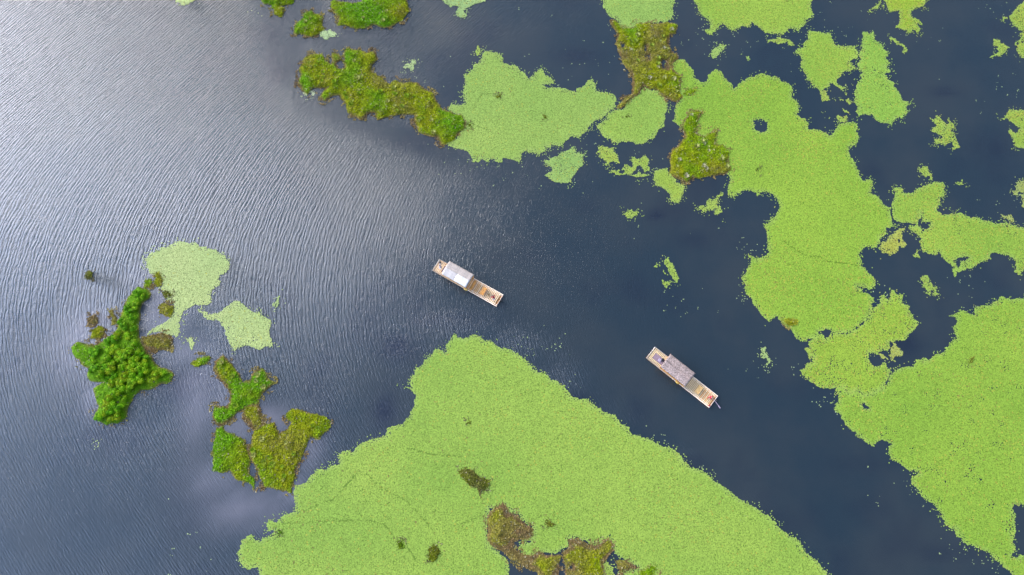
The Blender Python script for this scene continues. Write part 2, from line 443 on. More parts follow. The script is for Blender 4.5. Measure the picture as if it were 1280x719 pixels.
 ('lone forked leaf patch on open dark water at the upper right', ZZ((T3x, [(615,450),(635,435),(655,455),(660,480),(690,455),(705,480),(690,490),(705,520),(740,560),(710,550),(695,565),(690,535),(650,540),(620,545),(625,525),(650,515),(620,490)])), [], LIME, .15, .35),
 ('ragged leaf patch cut by the top right corner of the photo', ZZ((T3x, [(875,70),(900,60),(920,40),(940,20),(959,-10),(1020,-10),(1020,230),(940,215),(925,180),(945,130),(930,100),(900,75)])), [], LIME, .15, .5),
 ('small leaf scrap left of the patch in the top right corner', ZZ((T3x, [(850,155),(870,150),(885,170),(910,185),(880,195),(870,220),(830,218),(855,205),(860,190)])), [], LIME, .12, .5),
 ('leaf patch cut by the right edge below the top right corner', ZZ((T3x, [(880,440),(900,415),(959,415),(1010,420),(1010,560),(935,560),(915,520),(905,490),(950,490),(930,470)])), [], LIME, .15, .4),
 ('long leaf mat reaching to the right edge with a knobbly head on its left',
  ZZ((Z2b, [(255,155),(275,142),(300,155),(305,180),(340,185),(370,158),(410,155),(440,130),(480,120),(515,115),(535,160),(535,195),(500,215),(500,250),(490,270),(515,290),(560,290),(620,292),(670,312),(700,310),(740,330),(800,340),(880,350),(959,365),(1100,380),(1100,600),(959,605),(930,630),(895,605),(915,580),(910,545),(870,520),(830,518),(790,515),(760,540),(700,575),(640,600),(600,605),(585,640),(560,610),(570,580),(520,545),(500,505),(470,520),(430,510),(400,490),(385,460),(395,430),(360,400),(340,370),(360,350),(325,345),(280,345),(245,315),(235,280),(230,230),(250,200)])),
  [Z(*Z2b, [(395,285),(405,335),(450,345),(440,370),(405,385),(375,355),(390,320)]), Z(*Z2b, [(585,548),(640,525),(658,535),(600,580)])], (0.28,0.41,0.045), .15, .05),
 ('small round leaf cluster above the knobbly headed mat', ZZ((Z2b, [(380,50),(400,30),(430,40),(445,65),(470,95),(465,120),(450,120),(440,90),(400,85)])), [], LIME, .15, .45),
 ('reddish yellow leaf cluster bridging the middle mat and the knobbly headed mat', ZZ((Z2b, [(165,490),(200,440),(240,410),(290,375),(315,385),(300,430),(315,470),(270,510),(230,525),(190,515)])), [], (0.36,0.38,0.06), .35, .4),
 ('leaf scrap left of the long right edge mat', ZZ((Z2b, [(350,515),(385,498),(410,505),(380,525),(355,532)])), [], LIME, .1, .5),
 ('leaf streak adrift in the dark pool right of the yellow flecked mat', ZZ((Z5b, [(345,70),(350,10),(375,25),(390,60),(430,80),(435,105),(465,145),(430,135),(400,115),(380,140),(370,110),(360,90)])), [], LIME, .15, .3),
 ('brownish leaf scrap just above the long right edge mat', ZZ((Z2b, [(850,300),(880,280),(895,305),(912,325),(890,345),(860,325)])), [], (0.33,0.36,0.09), .15, .5),
 ('brown edged leaf patch on the right edge above the long mat', ZZ((Z2b, [(885,180),(910,150),(930,115),(1040,120),(1040,290),(945,270),(945,220),(959,190),(920,185)])), [], (0.33,0.36,0.09), .15, .4),
 ('dot of leaves alone on dark water right of the knobbly head', ZZ((Z2b, [(600,115),(620,100),(637,122),(612,135)])), [], LIME, .1, .4),
 ('rounded leaf mat under the brown moss island, like an apple',
  ZZ((Z6, [(150,655),(180,655),(200,610),(235,600),(250,560),(290,525),(310,515),(345,540),(370,530),(400,555),(430,580),(460,620),(455,660)]),
     (Z7, [(445,120),(425,180),(385,230),(345,270),(310,290),(270,298),(240,285),(190,275),(120,285),(105,255),(70,240),(45,210),(30,185),(80,135),(100,100)])), [], (0.295,0.42,0.06), .03, 0),
 ('small leaf mat tucked left of the lacy cluster, under a larger pale mat', ZZ((M3x, [(120,600),(160,590),(195,570),(230,545),(245,570),(272,575),(270,620),(240,650),(225,685),(175,690),(150,680),(120,660),(150,640),(130,620)])), [], (0.29,0.42,0.09), .06, .1),
 ('lacy leaf cluster below the apple shaped mat', ZZ((Z7, [(20,365),(45,310),(65,290),(90,315),(140,315),(155,350),(178,380),(165,405),(125,400),(100,415),(60,395)])), [], LIME, .1, .55),
 ('ring of leaf clumps round a small pool below the apple shaped mat', ZZ((Z7, [(125,450),(160,430),(195,420),(235,410),(245,390),(230,365),(290,375),(340,380),(358,430),(320,455),(300,420),(270,425),(240,460),(290,480),(350,460),(355,485),(310,510),(260,495),(200,465),(150,475)])), [], LIME, .1, .5),
 ('boot shaped leaf mat at the lower left corner of the green moss block', ZZ((Z7, [(360,460),(390,435),(460,432),(480,480),(510,520),(560,545),(545,600),(520,635),(470,635),(465,590),(450,570),(400,545),(365,530),(375,490)])), [], LIME, .05, .15),
 ('winged leaf patch right under the green moss block', ZZ((Z7, [(635,660),(700,640),(715,610),(760,580),(790,585),(770,615),(740,630),(760,660),(778,690),(765,735),(745,715),(740,670),(710,680),(690,700),(650,685)])), [], LIME, .05, .3),
 ('small leaf puff alone in the channel above the gap between the rafts', ZZ((Z7, [(190,700),(225,680),(270,685),(282,700),(250,715),(240,742),(205,725)])), [], LIME, .05, .5),
 ('slanted leaf sliver adrift right of mid channel above the grey canopied raft', ZZ((Q3, [(570,290),(590,275),(605,310),(630,345),(620,367),(600,355),(580,320)])), [], LIME, .03, .15),
 ('faint scattering of leaves around the slanted sliver in the channel', ZZ((Q3, [(535,315),(560,305),(570,330),(600,370),(560,385),(545,390),(570,350)])), [], LIME, .03, .9),
 ('slanted oval leaf scrap between the top right mat and the middle mat', ZZ((Z6, [(710,330),(725,300),(770,260),(810,272),(790,300),(765,320),(740,345),(715,348)])), [], (0.29,0.42,0.08), .03, .1),
 ('tiny leaf scrap right of the slanted oval', ZZ((Z6, [(915,345),(930,330),(952,360),(925,365)])), [], (0.29,0.42,0.08), .03, .2),
 ('leaf mat at the top edge between the two mossy islands, with a small tail', ZZ((L3x, [(695,-60),(695,0),(730,25),(757,30),(752,50),(770,68),(793,65),(785,35),(820,15),(855,5),(860,-60)])), [], (0.32,0.45,0.14), .03, .05),
 ('bright pale leaf patch wedged between the mossy islands at the top left', ZZ((Z5c, [(650,340),(690,315),(740,320),(770,305),(850,350),(820,385),(770,400),(740,430),(690,395),(660,390)])), [], (0.42,0.52,0.22), .0, .1),
 ('lacy leaf scrap on dark water right of the long mossy island', ZZ((Z6c, [(640,200),(670,180),(700,155),(728,180),(700,222),(680,205),(650,210)])), [], (0.38,0.46,0.18), .0, .45),
 ('whitish leaf scrap at the left tip of the long mossy island', ZZ((Z6c, [(80,350),(140,330),(142,350),(100,367)])), [], (0.42,0.45,0.27), .0, .4),
 ('large pale leaf mat with a bent tail beside the bushy islet',
  ZZ((Z2c, [(480,160),(520,125),(560,100),(640,80),(680,65),(720,55),(760,70),(800,65),(840,90),(900,105),(960,135),(995,190),(980,225),(940,260),(930,310),(900,350),(875,370),(885,430),(840,440),(790,435),(740,465),(705,480),(690,540),(700,590),(670,640),(640,620),(580,590),(530,610),(490,635),(500,605),(560,560),(610,540),(650,500),(660,450),(630,400),(580,350),(590,300),(550,270),(510,250),(490,215),(485,180)])), [], PALE, .01, 0),
 ('pale leaf mat with a thin left arm, between the bushy islet and open water', ZZ((S2, [(345,195),(370,210),(400,205),(430,180),(450,178),(475,200),(500,205),(530,225),(528,260),(540,290),(500,300),(470,290),(440,303),(420,285),(410,250),(390,225),(360,222)])), [], PALE, .02, .05),
 ('small pale leaf puff below the bent tail of the pale mat', ZZ((Z2c, [(725,640),(760,635),(795,660),(780,690),(755,705),(735,680)])), [], PALE, .01, .3),
 ('tiny pale leaf streak upper right of the thin armed pale mat', ZZ((S2, [(530,185),(545,175),(560,155),(568,165),(545,190)])), [], PALE, .01, .5),
 ('faint pale leaf scrap on open water below the bushy islet', ZZ((S2, [(83,543),(90,540),(93,546),(86,547)])), [], PALE, .01, .5),
 ('pale leaf sliver at the top edge over the rippled water', ZZ(((0,0,1.0), [(222,-8),(246,-8),(247,3),(235,4),(224,2)])), [], PALE, .01, .3),
 ('small pale leaf scrap in the lower right channel beside the middle mat', ZZ(((0,0,1.0), [(948,436),(955,434),(959,446),(961,456),(955,457),(952,447)])), [], (0.32,0.42,0.13), .01, .5),
]

CRACKS = [Z(*Z8b, [(400,480),(470,476),(540,472),(620,470),(680,475),(730,495),(770,550)]), Z(*Z8b, [(830,590),(860,640),(855,700)]),
          Z(*Z8b, [(650,265),(690,310),(720,330),(760,350),(820,380),(870,430),(939,510)]), Z(*Z8b, [(830,145),(880,160),(939,175)]),
          Z(*EE, [(520,360),(600,380),(670,385)]), Z(*EE, [(650,580),(690,565),(740,545)]), Z(*Z8b, [(360,430),(500,370),(600,260)]),
          Z(*N1, [(320,325),(350,350),(420,395),(500,405),(540,430),(600,435),(650,440),(700,455)]), Z(*Z5, [(150,340),(170,310),(240,310)]),
          Z(*Z5, [(100,450),(170,480),(235,510)]), Z(*Z8b, [(400,480),(250,485)]), Z(*Z9, [(525,140),(500,198),(455,228),(440,246),(400,267),(350,269)])]
CRACKS_W = [GA(c) for c in CRACKS]


# ---------------------------------------------------------------- floating leaf mats
def build_mat(label, pts, holes, col, yel, rag, idx):
    poly = GA(pts)
    lo = poly.min(0) - 1.0; hi = poly.max(0) + 1.0
    sp_ = 0.155
    xs = np.arange(lo[0], hi[0], sp_); ys = np.arange(lo[1], hi[1], sp_ * 0.88)
    X, Y = np.meshgrid(xs, ys)
    X = X + (np.arange(len(ys)) % 2)[:, None] * sp_ * 0.5
    P = np.stack([X.ravel(), Y.ravel()], 1)
    P += RNG.uniform(-0.07, 0.07, P.shape)
    P = P[sdist_bbox(P, lo, hi)]
    Wp = warp(P, 0.5 + 0.4 * (rag > .2), 1.1)
    d = sdist(Wp, poly)
    for hpoly in holes:
        d = np.minimum(d, -sdist(Wp, GA(hpoly)))
    if 'yellow flecked leaf mat' in label: d = d + 0.30
    fine = fbm(P[:, 0], P[:, 1], 0.7, 3, 11) * 1.5
    keep = d > (0.05 - 0.25 * fine)
    # loose leaves just off the edge
    crumb = (d > -0.8) & (d <= 0.05) & (RNG.random(len(P)) < 0.20 * np.exp(np.minimum(d, 0) * 2.2)) & (fbm(P[:, 0], P[:, 1], 2.5, 2, 21) > -0.05)
    keep = keep | crumb
    if rag > 0:
        keep &= (fbm(P[:, 0], P[:, 1], 1.1, 3, 31) * (1 if rag > .3 else .8) > -0.42 + 0.5 * rag - 0.05 * (rag > .7) - np.minimum(np.maximum(d, 0), 2) * 0.10 * (1 - rag))
    keep &= RNG.random(len(P)) > 0.045
    for c, cw in zip(CRACKS, CRACKS_W):
        if (cw.max(0) > lo).all() and (cw.min(0) < hi).all():
            dd = linedist(P, cw)
            keep &= ~((dd < 0.09 + 0.22 * np.maximum(fine, 0)) & (RNG.random(len(P)) < 0.7))
    P = P[keep]; d = d[keep]
    n = len(P)
    K = 6
    rad = RNG.uniform(0.07, 0.14, n)
    rad = np.where(d < 0.1, rad * 0.75, rad)
    th0 = RNG.uniform(0, 2 * np.pi, n)
    th = th0[:, None] + np.arange(K)[None, :] * 2 * np.pi / K
    rr = rad[:, None] * RNG.uniform(0.8, 1.12, (n, K))
    tx = RNG.normal(0, 0.10, n); ty = RNG.normal(0, 0.10, n)
    lx = np.cos(th) * rr; ly = np.sin(th) * rr
    z = 0.018 + RNG.uniform(0, 0.045, n)[:, None] + np.abs(lx * tx[:, None] + ly * ty[:, None])
    V = np.stack([P[:, 0][:, None] + lx, P[:, 1][:, None] + ly, z], 2).reshape(-1, 3)
    loops = np.arange(n * K); sizes = np.full(n, K)
    # colour: leaf age, big soft zones, yellow and rusty flecks
    c = np.array(col)[None, :] * (1 + fbm(P[:, 0], P[:, 1], 9, 3, 41)[:, None] * np.array([0.32, 0.15, 0.25])[None, :])
    c = c * (RNG.uniform(0.86, 1.14, n)[:, None])
    rnd = RNG.random(n)
    zone = np.clip(fbm(P[:, 0], P[:, 1], 6, 3, 51) * 3 + 0.9, 0.1, 2.2)
    ym = rnd < yel * zone
    c[ym] = np.array([0.42, 0.40, 0.05]) * RNG.uniform(0.8, 1.15, (ym.sum(), 1))
    rm = (rnd > 1 - (0.004 + 0.05 * yel) * zone ** 2)
    c[rm] = np.array([0.26, 0.22, 0.05]) * RNG.uniform(0.7, 1.1, (rm.sum(), 1))
    # rim leaves are younger and paler
    rim = np.clip(1 - d / 0.8, 0, 1)[:, None] * 0.35
    c = c * (1 - rim) + np.array([0.36, 0.44, 0.12]) * rim
    if 'knobbly' not in label and rag > .6: c = c * .97
    C = np.repeat(c, K, 0)
    mi = np.zeros(n, int)
    if rag < 0.45:
        # dense stems and overlapping lower leaves just under the surface leaves
        g = 0.4
        xs = np.arange(lo[0], hi[0], g); ys = np.arange(lo[1], hi[1], g)
        X, Y = np.meshgrid(xs, ys)
        Q = np.stack([X.ravel(), Y.ravel()], 1)
        Wq = warp(Q, 0.45, 1.3)
        dq = sdist(Wq, poly)
        for hpoly in holes:
            dq = np.minimum(dq, -sdist(Wq, GA(hpoly)))
        for cw in CRACKS_W:
            if (cw.max(0) > lo).all() and (cw.min(0) < hi).all():
                pass
        inn = (dq > 0.32).reshape(X.shape)
        if rag > 0:
            inn &= (fbm(Q[:, 0], Q[:, 1], 1.1, 3, 31) > -0.25 + 0.5 * rag).reshape(X.shape)
        q = inn[:-1, :-1] & inn[1:, :-1] & inn[:-1, 1:] & inn[1:, 1:]
        ii, jj = np.nonzero(q)
        W = X.shape[1]
        quad = np.stack([ii * W + jj, ii * W + jj + 1, (ii + 1) * W + jj + 1, (ii + 1) * W + jj], 1)
        used, inv = np.unique(quad.ravel(), return_inverse=True)
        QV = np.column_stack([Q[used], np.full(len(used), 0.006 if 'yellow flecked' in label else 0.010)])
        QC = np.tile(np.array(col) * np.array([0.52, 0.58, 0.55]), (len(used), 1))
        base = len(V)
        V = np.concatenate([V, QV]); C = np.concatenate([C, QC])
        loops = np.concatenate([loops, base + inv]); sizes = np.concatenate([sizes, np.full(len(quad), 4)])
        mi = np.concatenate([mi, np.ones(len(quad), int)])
    ctr = np.array([*poly.mean(0), 0])
    root = bpy.data.objects.new('leaf_mat', None); COL.objects.link(root); root.location = Vector(ctr)
    tag(root, label, 'leaf mat', 'mats of floating leaves on the lake')
    nv = n * K
    me = mesh_np('leaves', V[:nv] - ctr, np.arange(nv), np.full(n, K), [M_leaf], None, C[:nv])
    tag(link('leaves', me, root), kind='stuff')
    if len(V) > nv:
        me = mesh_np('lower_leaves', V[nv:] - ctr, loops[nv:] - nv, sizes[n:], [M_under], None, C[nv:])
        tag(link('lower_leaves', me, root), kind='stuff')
    return n


def sdist_bbox(P, lo, hi):
    return (P[:, 0] > lo[0]) & (P[:, 0] < hi[0]) & (P[:, 1] > lo[1]) & (P[:, 1] < hi[1])


# ---------------------------------------------------------------- islands
# label, polygon, holes, height, green, brown fringe width
G_, O_, B_ = np.array([0.14, 0.31, 0.003]), np.array([0.28, 0.30, 0.004]), np.array([0.21, 0.135, 0.05])
ISL = [
 ('bushy islet', 'low muddy islet almost hidden under bright green bushes at the left',
  ZZ((Z2c, [(410,360),(440,325),(500,340),(525,375),(510,400),(475,425),(455,480),(448,540),(450,600)]),
     (Z3c, [(430,190),(450,240),(490,290),(520,335),(565,362),(612,395),(600,435),(545,450),(485,480),(435,490),(380,535),(355,575),(340,645),(295,670),(230,685),(178,660),(165,625),(200,580),(180,520),(165,470),(225,450),(195,445),(140,435),(130,400),(140,360),(90,340),(60,290),(40,240),(70,220),(130,225),(180,235),(230,205),(280,165),(305,140),(315,80)]),
     (Z2c, [(335,520),(355,470),(370,415)])), [], .35, .5, .9),
 ('', 'thin mossy island end at the lower centre left, upper part with two horns',
  ZZ((Z4c, [(105,85),(155,58),(180,85),(225,130),(235,175),(270,170),(290,130),(330,118),(355,150),(392,180),(370,205),(330,235),(315,280),(270,290),(225,320),(190,360),(160,385),(110,385),(95,350),(110,295),(150,290),(165,300),(175,270),(175,220),(150,190),(115,160),(105,120)])), [], .3, .35, .8),
 ('', 'narrow pale brown marsh neck joining the horned moss patch to the square one',
  ZZ((Z4c, [(250,292),(313,283),(330,320),(335,375),(330,400),(290,412),(270,390),(245,350)])), [], .15, -.5, 1.5),
 ('', 'broad olive moss patch touching the left tip of the huge wedge mat',
  ZZ((Z4c, [(330,388),(385,365),(400,410),(420,430),(455,405),(465,370),(445,340),(480,310),(520,312),(570,330),(640,350),(658,390),(620,430),(600,460),(560,440),(545,480),(520,540),(495,590),(500,630),(470,670),(470,705),(400,690),(340,675),(320,640),(310,600),(280,560),(275,500),(280,430),(290,408)])), [], .3, .38, .6),
 ('', 'bright green moss patch left of the broad olive one',
  ZZ((Z4c, [(115,400),(150,385),(165,420),(210,435),(245,450),(265,510),(275,560),(270,600),(290,650),(295,685),(260,655),(220,635),(180,600),(140,612),(98,600),(108,540),(100,490),(110,440)])), [], .3, .95, .5),
 ('', 'little moss tuft islet off the upper left of the horned moss patch',
  ZZ((Z4c, [(5,88),(30,60),(85,48),(88,68),(45,98),(15,102)])), [], .25, .6, .4),
 ('', 'small green moss island with a drop shaped tail at the top edge',
  ZZ((Z5c, [(60,-80),(60,0),(90,45),(160,50),(165,80),(185,100),(195,150),(240,185),(280,175),(302,90),(265,75),(240,58),(330,48),(395,32),(405,0),(405,-80)])), [], .35, .75, .4),
 ('', 'rounded moss island above the pale leaf patch near the top',
  ZZ((Z5c, [(385,350),(400,290),(440,240),(490,200),(485,140),(570,106),(610,138),(660,150),(700,180),(690,240),(703,300),(650,350),(580,382),(530,370),(460,350),(420,370)])), [], .35, .45, .5),
 ('', 'oblong moss island meeting the top edge of the photo',
  ZZ((L3x, [(278,25),(285,-2),(330,8),(400,12),(400,-60),(560,-60),(562,0),(573,40),(545,80),(490,102),(430,95),(380,112),(340,95),(305,95),(310,60),(290,38)])), [], .35, .5, .5),
 ('', 'long mossy island trailing down right to the pale leaf mat',
  ZZ((Z6c, [(55,210),(88,180),(90,150),(130,122),(190,122),(215,160),(240,175),(255,120),(290,120),(300,150),(318,160),(310,130),(320,100),(390,93),(440,120),(490,103),(503,150),(470,190),(465,220),(520,255),(570,290),(600,270),(650,290),(720,283),(770,318),(820,350),(842,400),(850,430),(900,448),(970,468),(1000,510),(985,548),(950,575),(940,610),(880,638),(820,592),(780,577),(730,557),(715,520),(708,465),(640,455),(590,472),(500,492),(480,455),(440,465),(420,492),(370,472),(330,452),(320,410),(290,358),(240,365),(200,387),(178,362),(220,320),(150,322),(110,350),(75,335),(55,290),(65,240)])),
  [Z(*Z6c, [(262,165),(290,152),(320,180),(312,203),(275,200)])], .4, .3, .7),
 ('', 'brown and olive moss island with small dark water pits below the top leaf mat',
  ZZ((Z6, [(112,118),(150,130),(180,180),(240,165),(265,140),(330,140),(430,145),(460,140),(510,155),(512,205),(470,217),(450,240),(475,280),(482,315),(510,325),(522,358),(475,388),(500,440),(532,470),(520,500),(525,550),(543,590),(510,618),(470,612),(430,578),(400,552),(370,532),(345,542),(310,517),(290,562),(250,582),(210,612),(180,655),(150,645),(185,600),(240,560),(245,480),(240,440),(190,385),(160,330),(145,260),(150,210),(120,150)])),
  [Z(*Z6, [(318,330),(352,330),(356,362),(328,366)]), Z(*Z6, [(420,365),(455,368),(450,414),(424,410)]), Z(*Z6, [(168,262),(204,262),(200,284),(172,284)]), Z(*Z6, [(325,270),(335,285),(330,320),(318,300)])], .35, -.05, .9),
 ('', 'square green moss block set into the left side of the middle right mat',
  ZZ((Z7, [(468,470),(480,420),(472,370),(478,320),(520,290),(550,250),(540,200),(550,140),(590,100),(630,92),(672,92),(642,130),(632,180),(622,220),(650,242),(690,240),(720,198),(747,208),(742,290),(790,298),(828,345),(805,400),(828,440),(790,467),(720,472),(640,492),(600,492),(570,524),(530,502),(490,482)])), [], .35, .3, .7),
 ('', 'thin green moss sliver lying on the top corner of the middle right mat',
  ZZ((Z6, [(540,565),(570,545),(625,535),(610,555),(570,575)])), [], .2, .3, .3),
 ('', 'brown bog patch with an olive heart, cut into the huge wedge mat at the bottom',
  ZZ((Z7c, [(200,42),(240,115),(300,130),(350,190),(402,210),(395,270),(380,295),(330,290),(300,300),(285,350),(340,385),(400,407),(440,372),(500,390),(560,392),(600,385),(580,470),(560,600),(470,600),(430,500),(340,470),(260,420),(200,372),(140,347),(103,310),(110,240),(92,150),(120,90)])), [], .22, -.22, 1.6),
 ('', 'second brown bog patch, right of the water gap at the bottom edge',
  ZZ((Z7c, [(650,282),(700,288),(820,330),(850,325),(902,283),(943,330),(935,380),(900,430),(870,450),(880,528),(870,600),(640,600),(620,520),(620,440),(610,390),(650,340)])),
  [Z(*Z7c, [(645,455),(670,455),(668,480),(645,478)])], .22, -.2, 1.5),
 ('', 'small brown bog scrap between dark water and leaf mat at the bottom edge',
  ZZ((Z7c, [(960,432),(1030,428),(1115,472),(1060,488),(1010,505),(1000,600),(975,600),(985,500)])), [], .15, -.7, 1.0),
 ('', 'small green moss tongue right of the bottom bog patches',
  ZZ((Z7c, [(1120,500),(1160,475),(1245,462),(1225,500),(1200,560),(1130,560)])), [], .2, .4, .4),
 ('', 'dark green oval islet with a notch, alone in the huge wedge mat',
  ZZ((F5, [(55,160),(100,143),(130,150),(160,190),(190,203),(222,240),(182,268),(170,295),(150,262),(110,242),(70,192)])), [], .4, .1, .4),
 ('', 'small dark moss dome low in the huge wedge mat',
  ZZ((EE, [(573,640),(595,633),(612,655),(590,682),(573,672)])), [], .35, .3, .3),
 ('', 'brown moss fleck right of the oval islet in the huge wedge mat',
  ZZ((Z7c, [(475,152),(510,148),(555,188),(515,205),(485,178)])), [], .15, -.2, .4),
 ('', 'moss dot below the top of the huge wedge mat', ZZ((Z7b, [(640,575),(658,560),(675,572),(660,592)])), [], .2, .1, .3),
 ('', 'rusty moss fleck near the left tip of the huge wedge mat', ZZ((EE, [(482,620),(505,622),(508,642),(490,645)])), [], .15, -.1, .3),
 ('', 'brown edged moss fleck at the lower rim of the middle right mat', ZZ((Z9, [(80,195),(112,195),(155,195),(145,228),(105,236),(80,220)])), [], .2, .25, .4),
 ('', 'moss dot beside the square moss block on the middle right mat', ZZ((Z8, [(258,608),(272,598),(287,612),(270,630)])), [], .2, .5, .3),
 ('', 'moss dot in the upper left of the pale mat above the rafts', ZZ((Z5, [(232,315),(255,312),(270,325),(248,335)])), [], .2, .1, .3),
 ('', 'moss dot in the centre of the pale mat above the rafts', ZZ((Z5, [(475,420),(490,412),(498,430),(482,440)])), [], .2, .1, .3),
 ('', 'moss dot near the left end of the pale mat above the rafts', ZZ((Z5, [(95,458),(112,455),(120,472),(100,480)])), [], .2, .1, .3),
 ('', 'moss dot in the apple shaped mat', ZZ((Z7, [(192,125),(212,118),(222,132),(202,142)])), [], .2, .2, .3),
 ('', 'elongated moss fleck on the largest mat at the lower right', ZZ((Z5b, [(635,520),(650,512),(660,525),(640,552),(628,548)])), [], .2, .0, .3),
 ('', 'green moss nub at the left tip of the huge wedge mat', ZZ((Z8b, [(235,515),(258,510),(265,532),(242,538)])), [], .2, .5, .3),
 ('', 'round mossy mound alone on rippled water left of the bushy islet', ZZ((Z2c, [(133,255),(150,238),(168,250),(168,275),(150,286),(130,275)])), [], .12, .1, .3),
 ('', 'brown reed bed in the shallows left of the bushy islet', ZZ((Z2c, [(145,510),(180,490),(215,520),(205,545),(150,555)])), [], .12, -.6, .9),
 ('', 'olive moss patch in the shallows left of the bushy islet', ZZ((Z2c, [(170,585),(205,560),(245,565),(240,620),(210,650),(170,640)])), [], .2, .1, .5),
 ('', 'thin moss string in the shallows between reed bed and bush arm', ZZ((Z2c, [(268,470),(285,465),(305,500),(325,530),(320,560),(285,560),(290,520)])), [], .18, .0, .5),
 ('', 'moss speck at the top of the narrow bush arm', ZZ((Z2c, [(478,295),(505,280),(535,305),(525,330),(490,330)])), [], .2, .2, .4),
 ('', 'curled moss fleck on the left rim of the bent tailed pale mat', ZZ((Z2c, [(545,250),(575,240),(598,275),(590,320),(565,335),(540,310),(560,280)])), [], .2, .0, .4),
 ('', 'moss fleck half way down the bent tailed pale mat', ZZ((Z2c, [(590,365),(612,345),(655,375),(625,392),(600,392)])), [], .2, .1, .4),
 ('', 'moss and reed patch between bush arm and bent pale tail', ZZ((Z2c, [(560,450),(585,425),(650,435),(655,475),(635,520),(600,505),(565,490)])), [], .2, -.05, .6),
 ('', 'sandy brown marsh patch under the bent pale tail', ZZ((Z2c, [(470,625),(530,615),(580,600),(640,620),(655,650),(630,705),(560,712),(500,705),(465,665)])), [], .15, -.35, 1.2),
]


def build_island(label, pts, holes, hgt, green, fringe, bushy=False):
    poly = GA(pts); lo = poly.min(0) - 1.2; hi = poly.max(0) + 1.2
    if bushy: green, fringe = 1.0, .6
    area = abs(np.sum(poly[:, 0] * np.roll(poly[:, 1], -1) - poly[:, 1] * np.roll(poly[:, 0], -1))) / 2
    g = 0.22 if area < 20 else 0.3
    xs = np.arange(lo[0], hi[0], g); ys = np.arange(lo[1], hi[1], g)
    X, Y = np.meshgrid(xs, ys)

    def field(Q):
        w = warp(Q, 0.45, 1.5)
        d = sdist(w, poly)
        for hp in holes:
            d = np.minimum(d, -sdist(w, GA(hp)))
        tus = fbm(Q[:, 0], Q[:, 1], 0.9, 3, 61)
        z = np.where(d > 0, hgt * (1 - np.exp(-d * 1.6)) + np.clip(d, 0, 1) * (tus + .1) * 0.55, d * 0.35)
        z = np.maximum(z, -0.3)
        return d, z

    def colour(Q, d):
        a = fbm(Q[:, 0], Q[:, 1], 4.5, 4, 71) * 2.3 + green - 0.08
        a = np.clip(a, -1, 1)
        b_ = np.clip((0.68 * fringe * (0.8 + 1.6 * fbm(Q[:, 0], Q[:, 1], 1.8, 3, 81)) - d) / 0.45, 0, 1)
        gmix = np.clip(a * 1.3, 0, 1)[:, None]
        c = O_ * (1 - gmix) + G_ * gmix
        bm = np.clip(np.maximum(b_, -a * 1.1), 0, 1)[:, None]
        red = np.clip(fbm(Q[:, 0], Q[:, 1], 2.2, 3, 91) * 3 + .3, 0, 1)[:, None]
        br = B_ * (1 - red) + np.array([0.26, 0.20, 0.045]) * red
        return c * (1 - bm) + br * bm, bm[:, 0]
    Q = np.stack([X.ravel(), Y.ravel()], 1)
    d, z = field(Q)
    inn = (d > -0.45).reshape(X.shape)
    q = inn[:-1, :-1] & inn[1:, :-1] & inn[:-1, 1:] & inn[1:, 1:]
    ii, jj = np.nonzero(q); W = X.shape[1]
    quad = np.stack([ii * W + jj, ii * W + jj + 1, (ii + 1) * W + jj + 1, (ii + 1) * W + jj], 1)
    used, inv = np.unique(quad.ravel(), return_inverse=True)
    c, _ = colour(Q, d)
    dk = np.array([.5, .55, .8]) if area < 16 and 'wedge' in label or (area < 2.5 and any(w in label for w in ('dot', 'fleck', 'mound'))) else 1.0
    c = c * 0.72 * dk
    ctr = np.array([*poly.mean(0), 0.0])
    V = np.column_stack([Q[used], z[used]]) - ctr
    root = bpy.data.objects.new('marsh_island', None); COL.objects.link(root); root.location = ctr
    tag(root, label, 'island', 'mossy islands and flecks in the lake')
    me = mesh_np('ground', V, inv, np.full(len(quad), 4), [M_ground], None, c[used], smooth=True)
    link('ground', me, root)
    # grass and moss blades
    nb = int(area * (34 if bushy else 105))
    if area < 12: nb = int(area * 140)
    Pb = RNG.uniform(poly.min(0) - .4, poly.max(0) + .4, (int(nb * 2.2) + 50, 2))
    d, z = field(Pb)
    k = (d > 0.02 - 0.15 * RNG.random(len(Pb))) | ((d > -0.75) & (fbm(Pb[:, 0], Pb[:, 1], 0.9, 2, 121) > 0.13))
    k &= RNG.random(len(Pb)) < 0.55 + 0.45 * np.clip(d / fringe, 0, 1)
    Pb, d, z = Pb[k][:nb], d[k][:nb], z[k][:nb]
    c, bm = colour(Pb, d)
    n = len(Pb)
    c = c * RNG.uniform(0.7, 1.45, (n, 1)) * dk
    straw = RNG.random(n) < 0.04 + 0.03 * bm
    c[straw] = np.array([0.36, 0.31, 0.17]) * RNG.uniform(0.7, 1.2, (straw.sum(), 1))
    th = RNG.uniform(0, 2 * np.pi, n); ln = RNG.uniform(0.10, 0.30, n); wd = RNG.uniform(0.05, 0.13, n)
    up = RNG.uniform(0.02, 0.22, n)
    ux, uy = np.cos(th), np.sin(th)
    z0 = np.maximum(z, 0) + 0.02
    A = np.stack([Pb[:, 0] - uy * wd, Pb[:, 1] + ux * wd, z0], 1)
    B = np.stack([Pb[:, 0] + uy * wd, Pb[:, 1] - ux * wd, z0 + 0.01], 1)
    T = np.stack([Pb[:, 0] + ux * ln, Pb[:, 1] + uy * ln, z0 + up], 1)
    V = np.stack([A, B, T], 1).reshape(-1, 3) - ctr
    me = mesh_np('grass', V, np.arange(3 * n), np.full(n, 3), [M_blade], None, np.repeat(c, 3, 0))
    tag(link('grass', me, root), kind='stuff')
    return root, poly, field


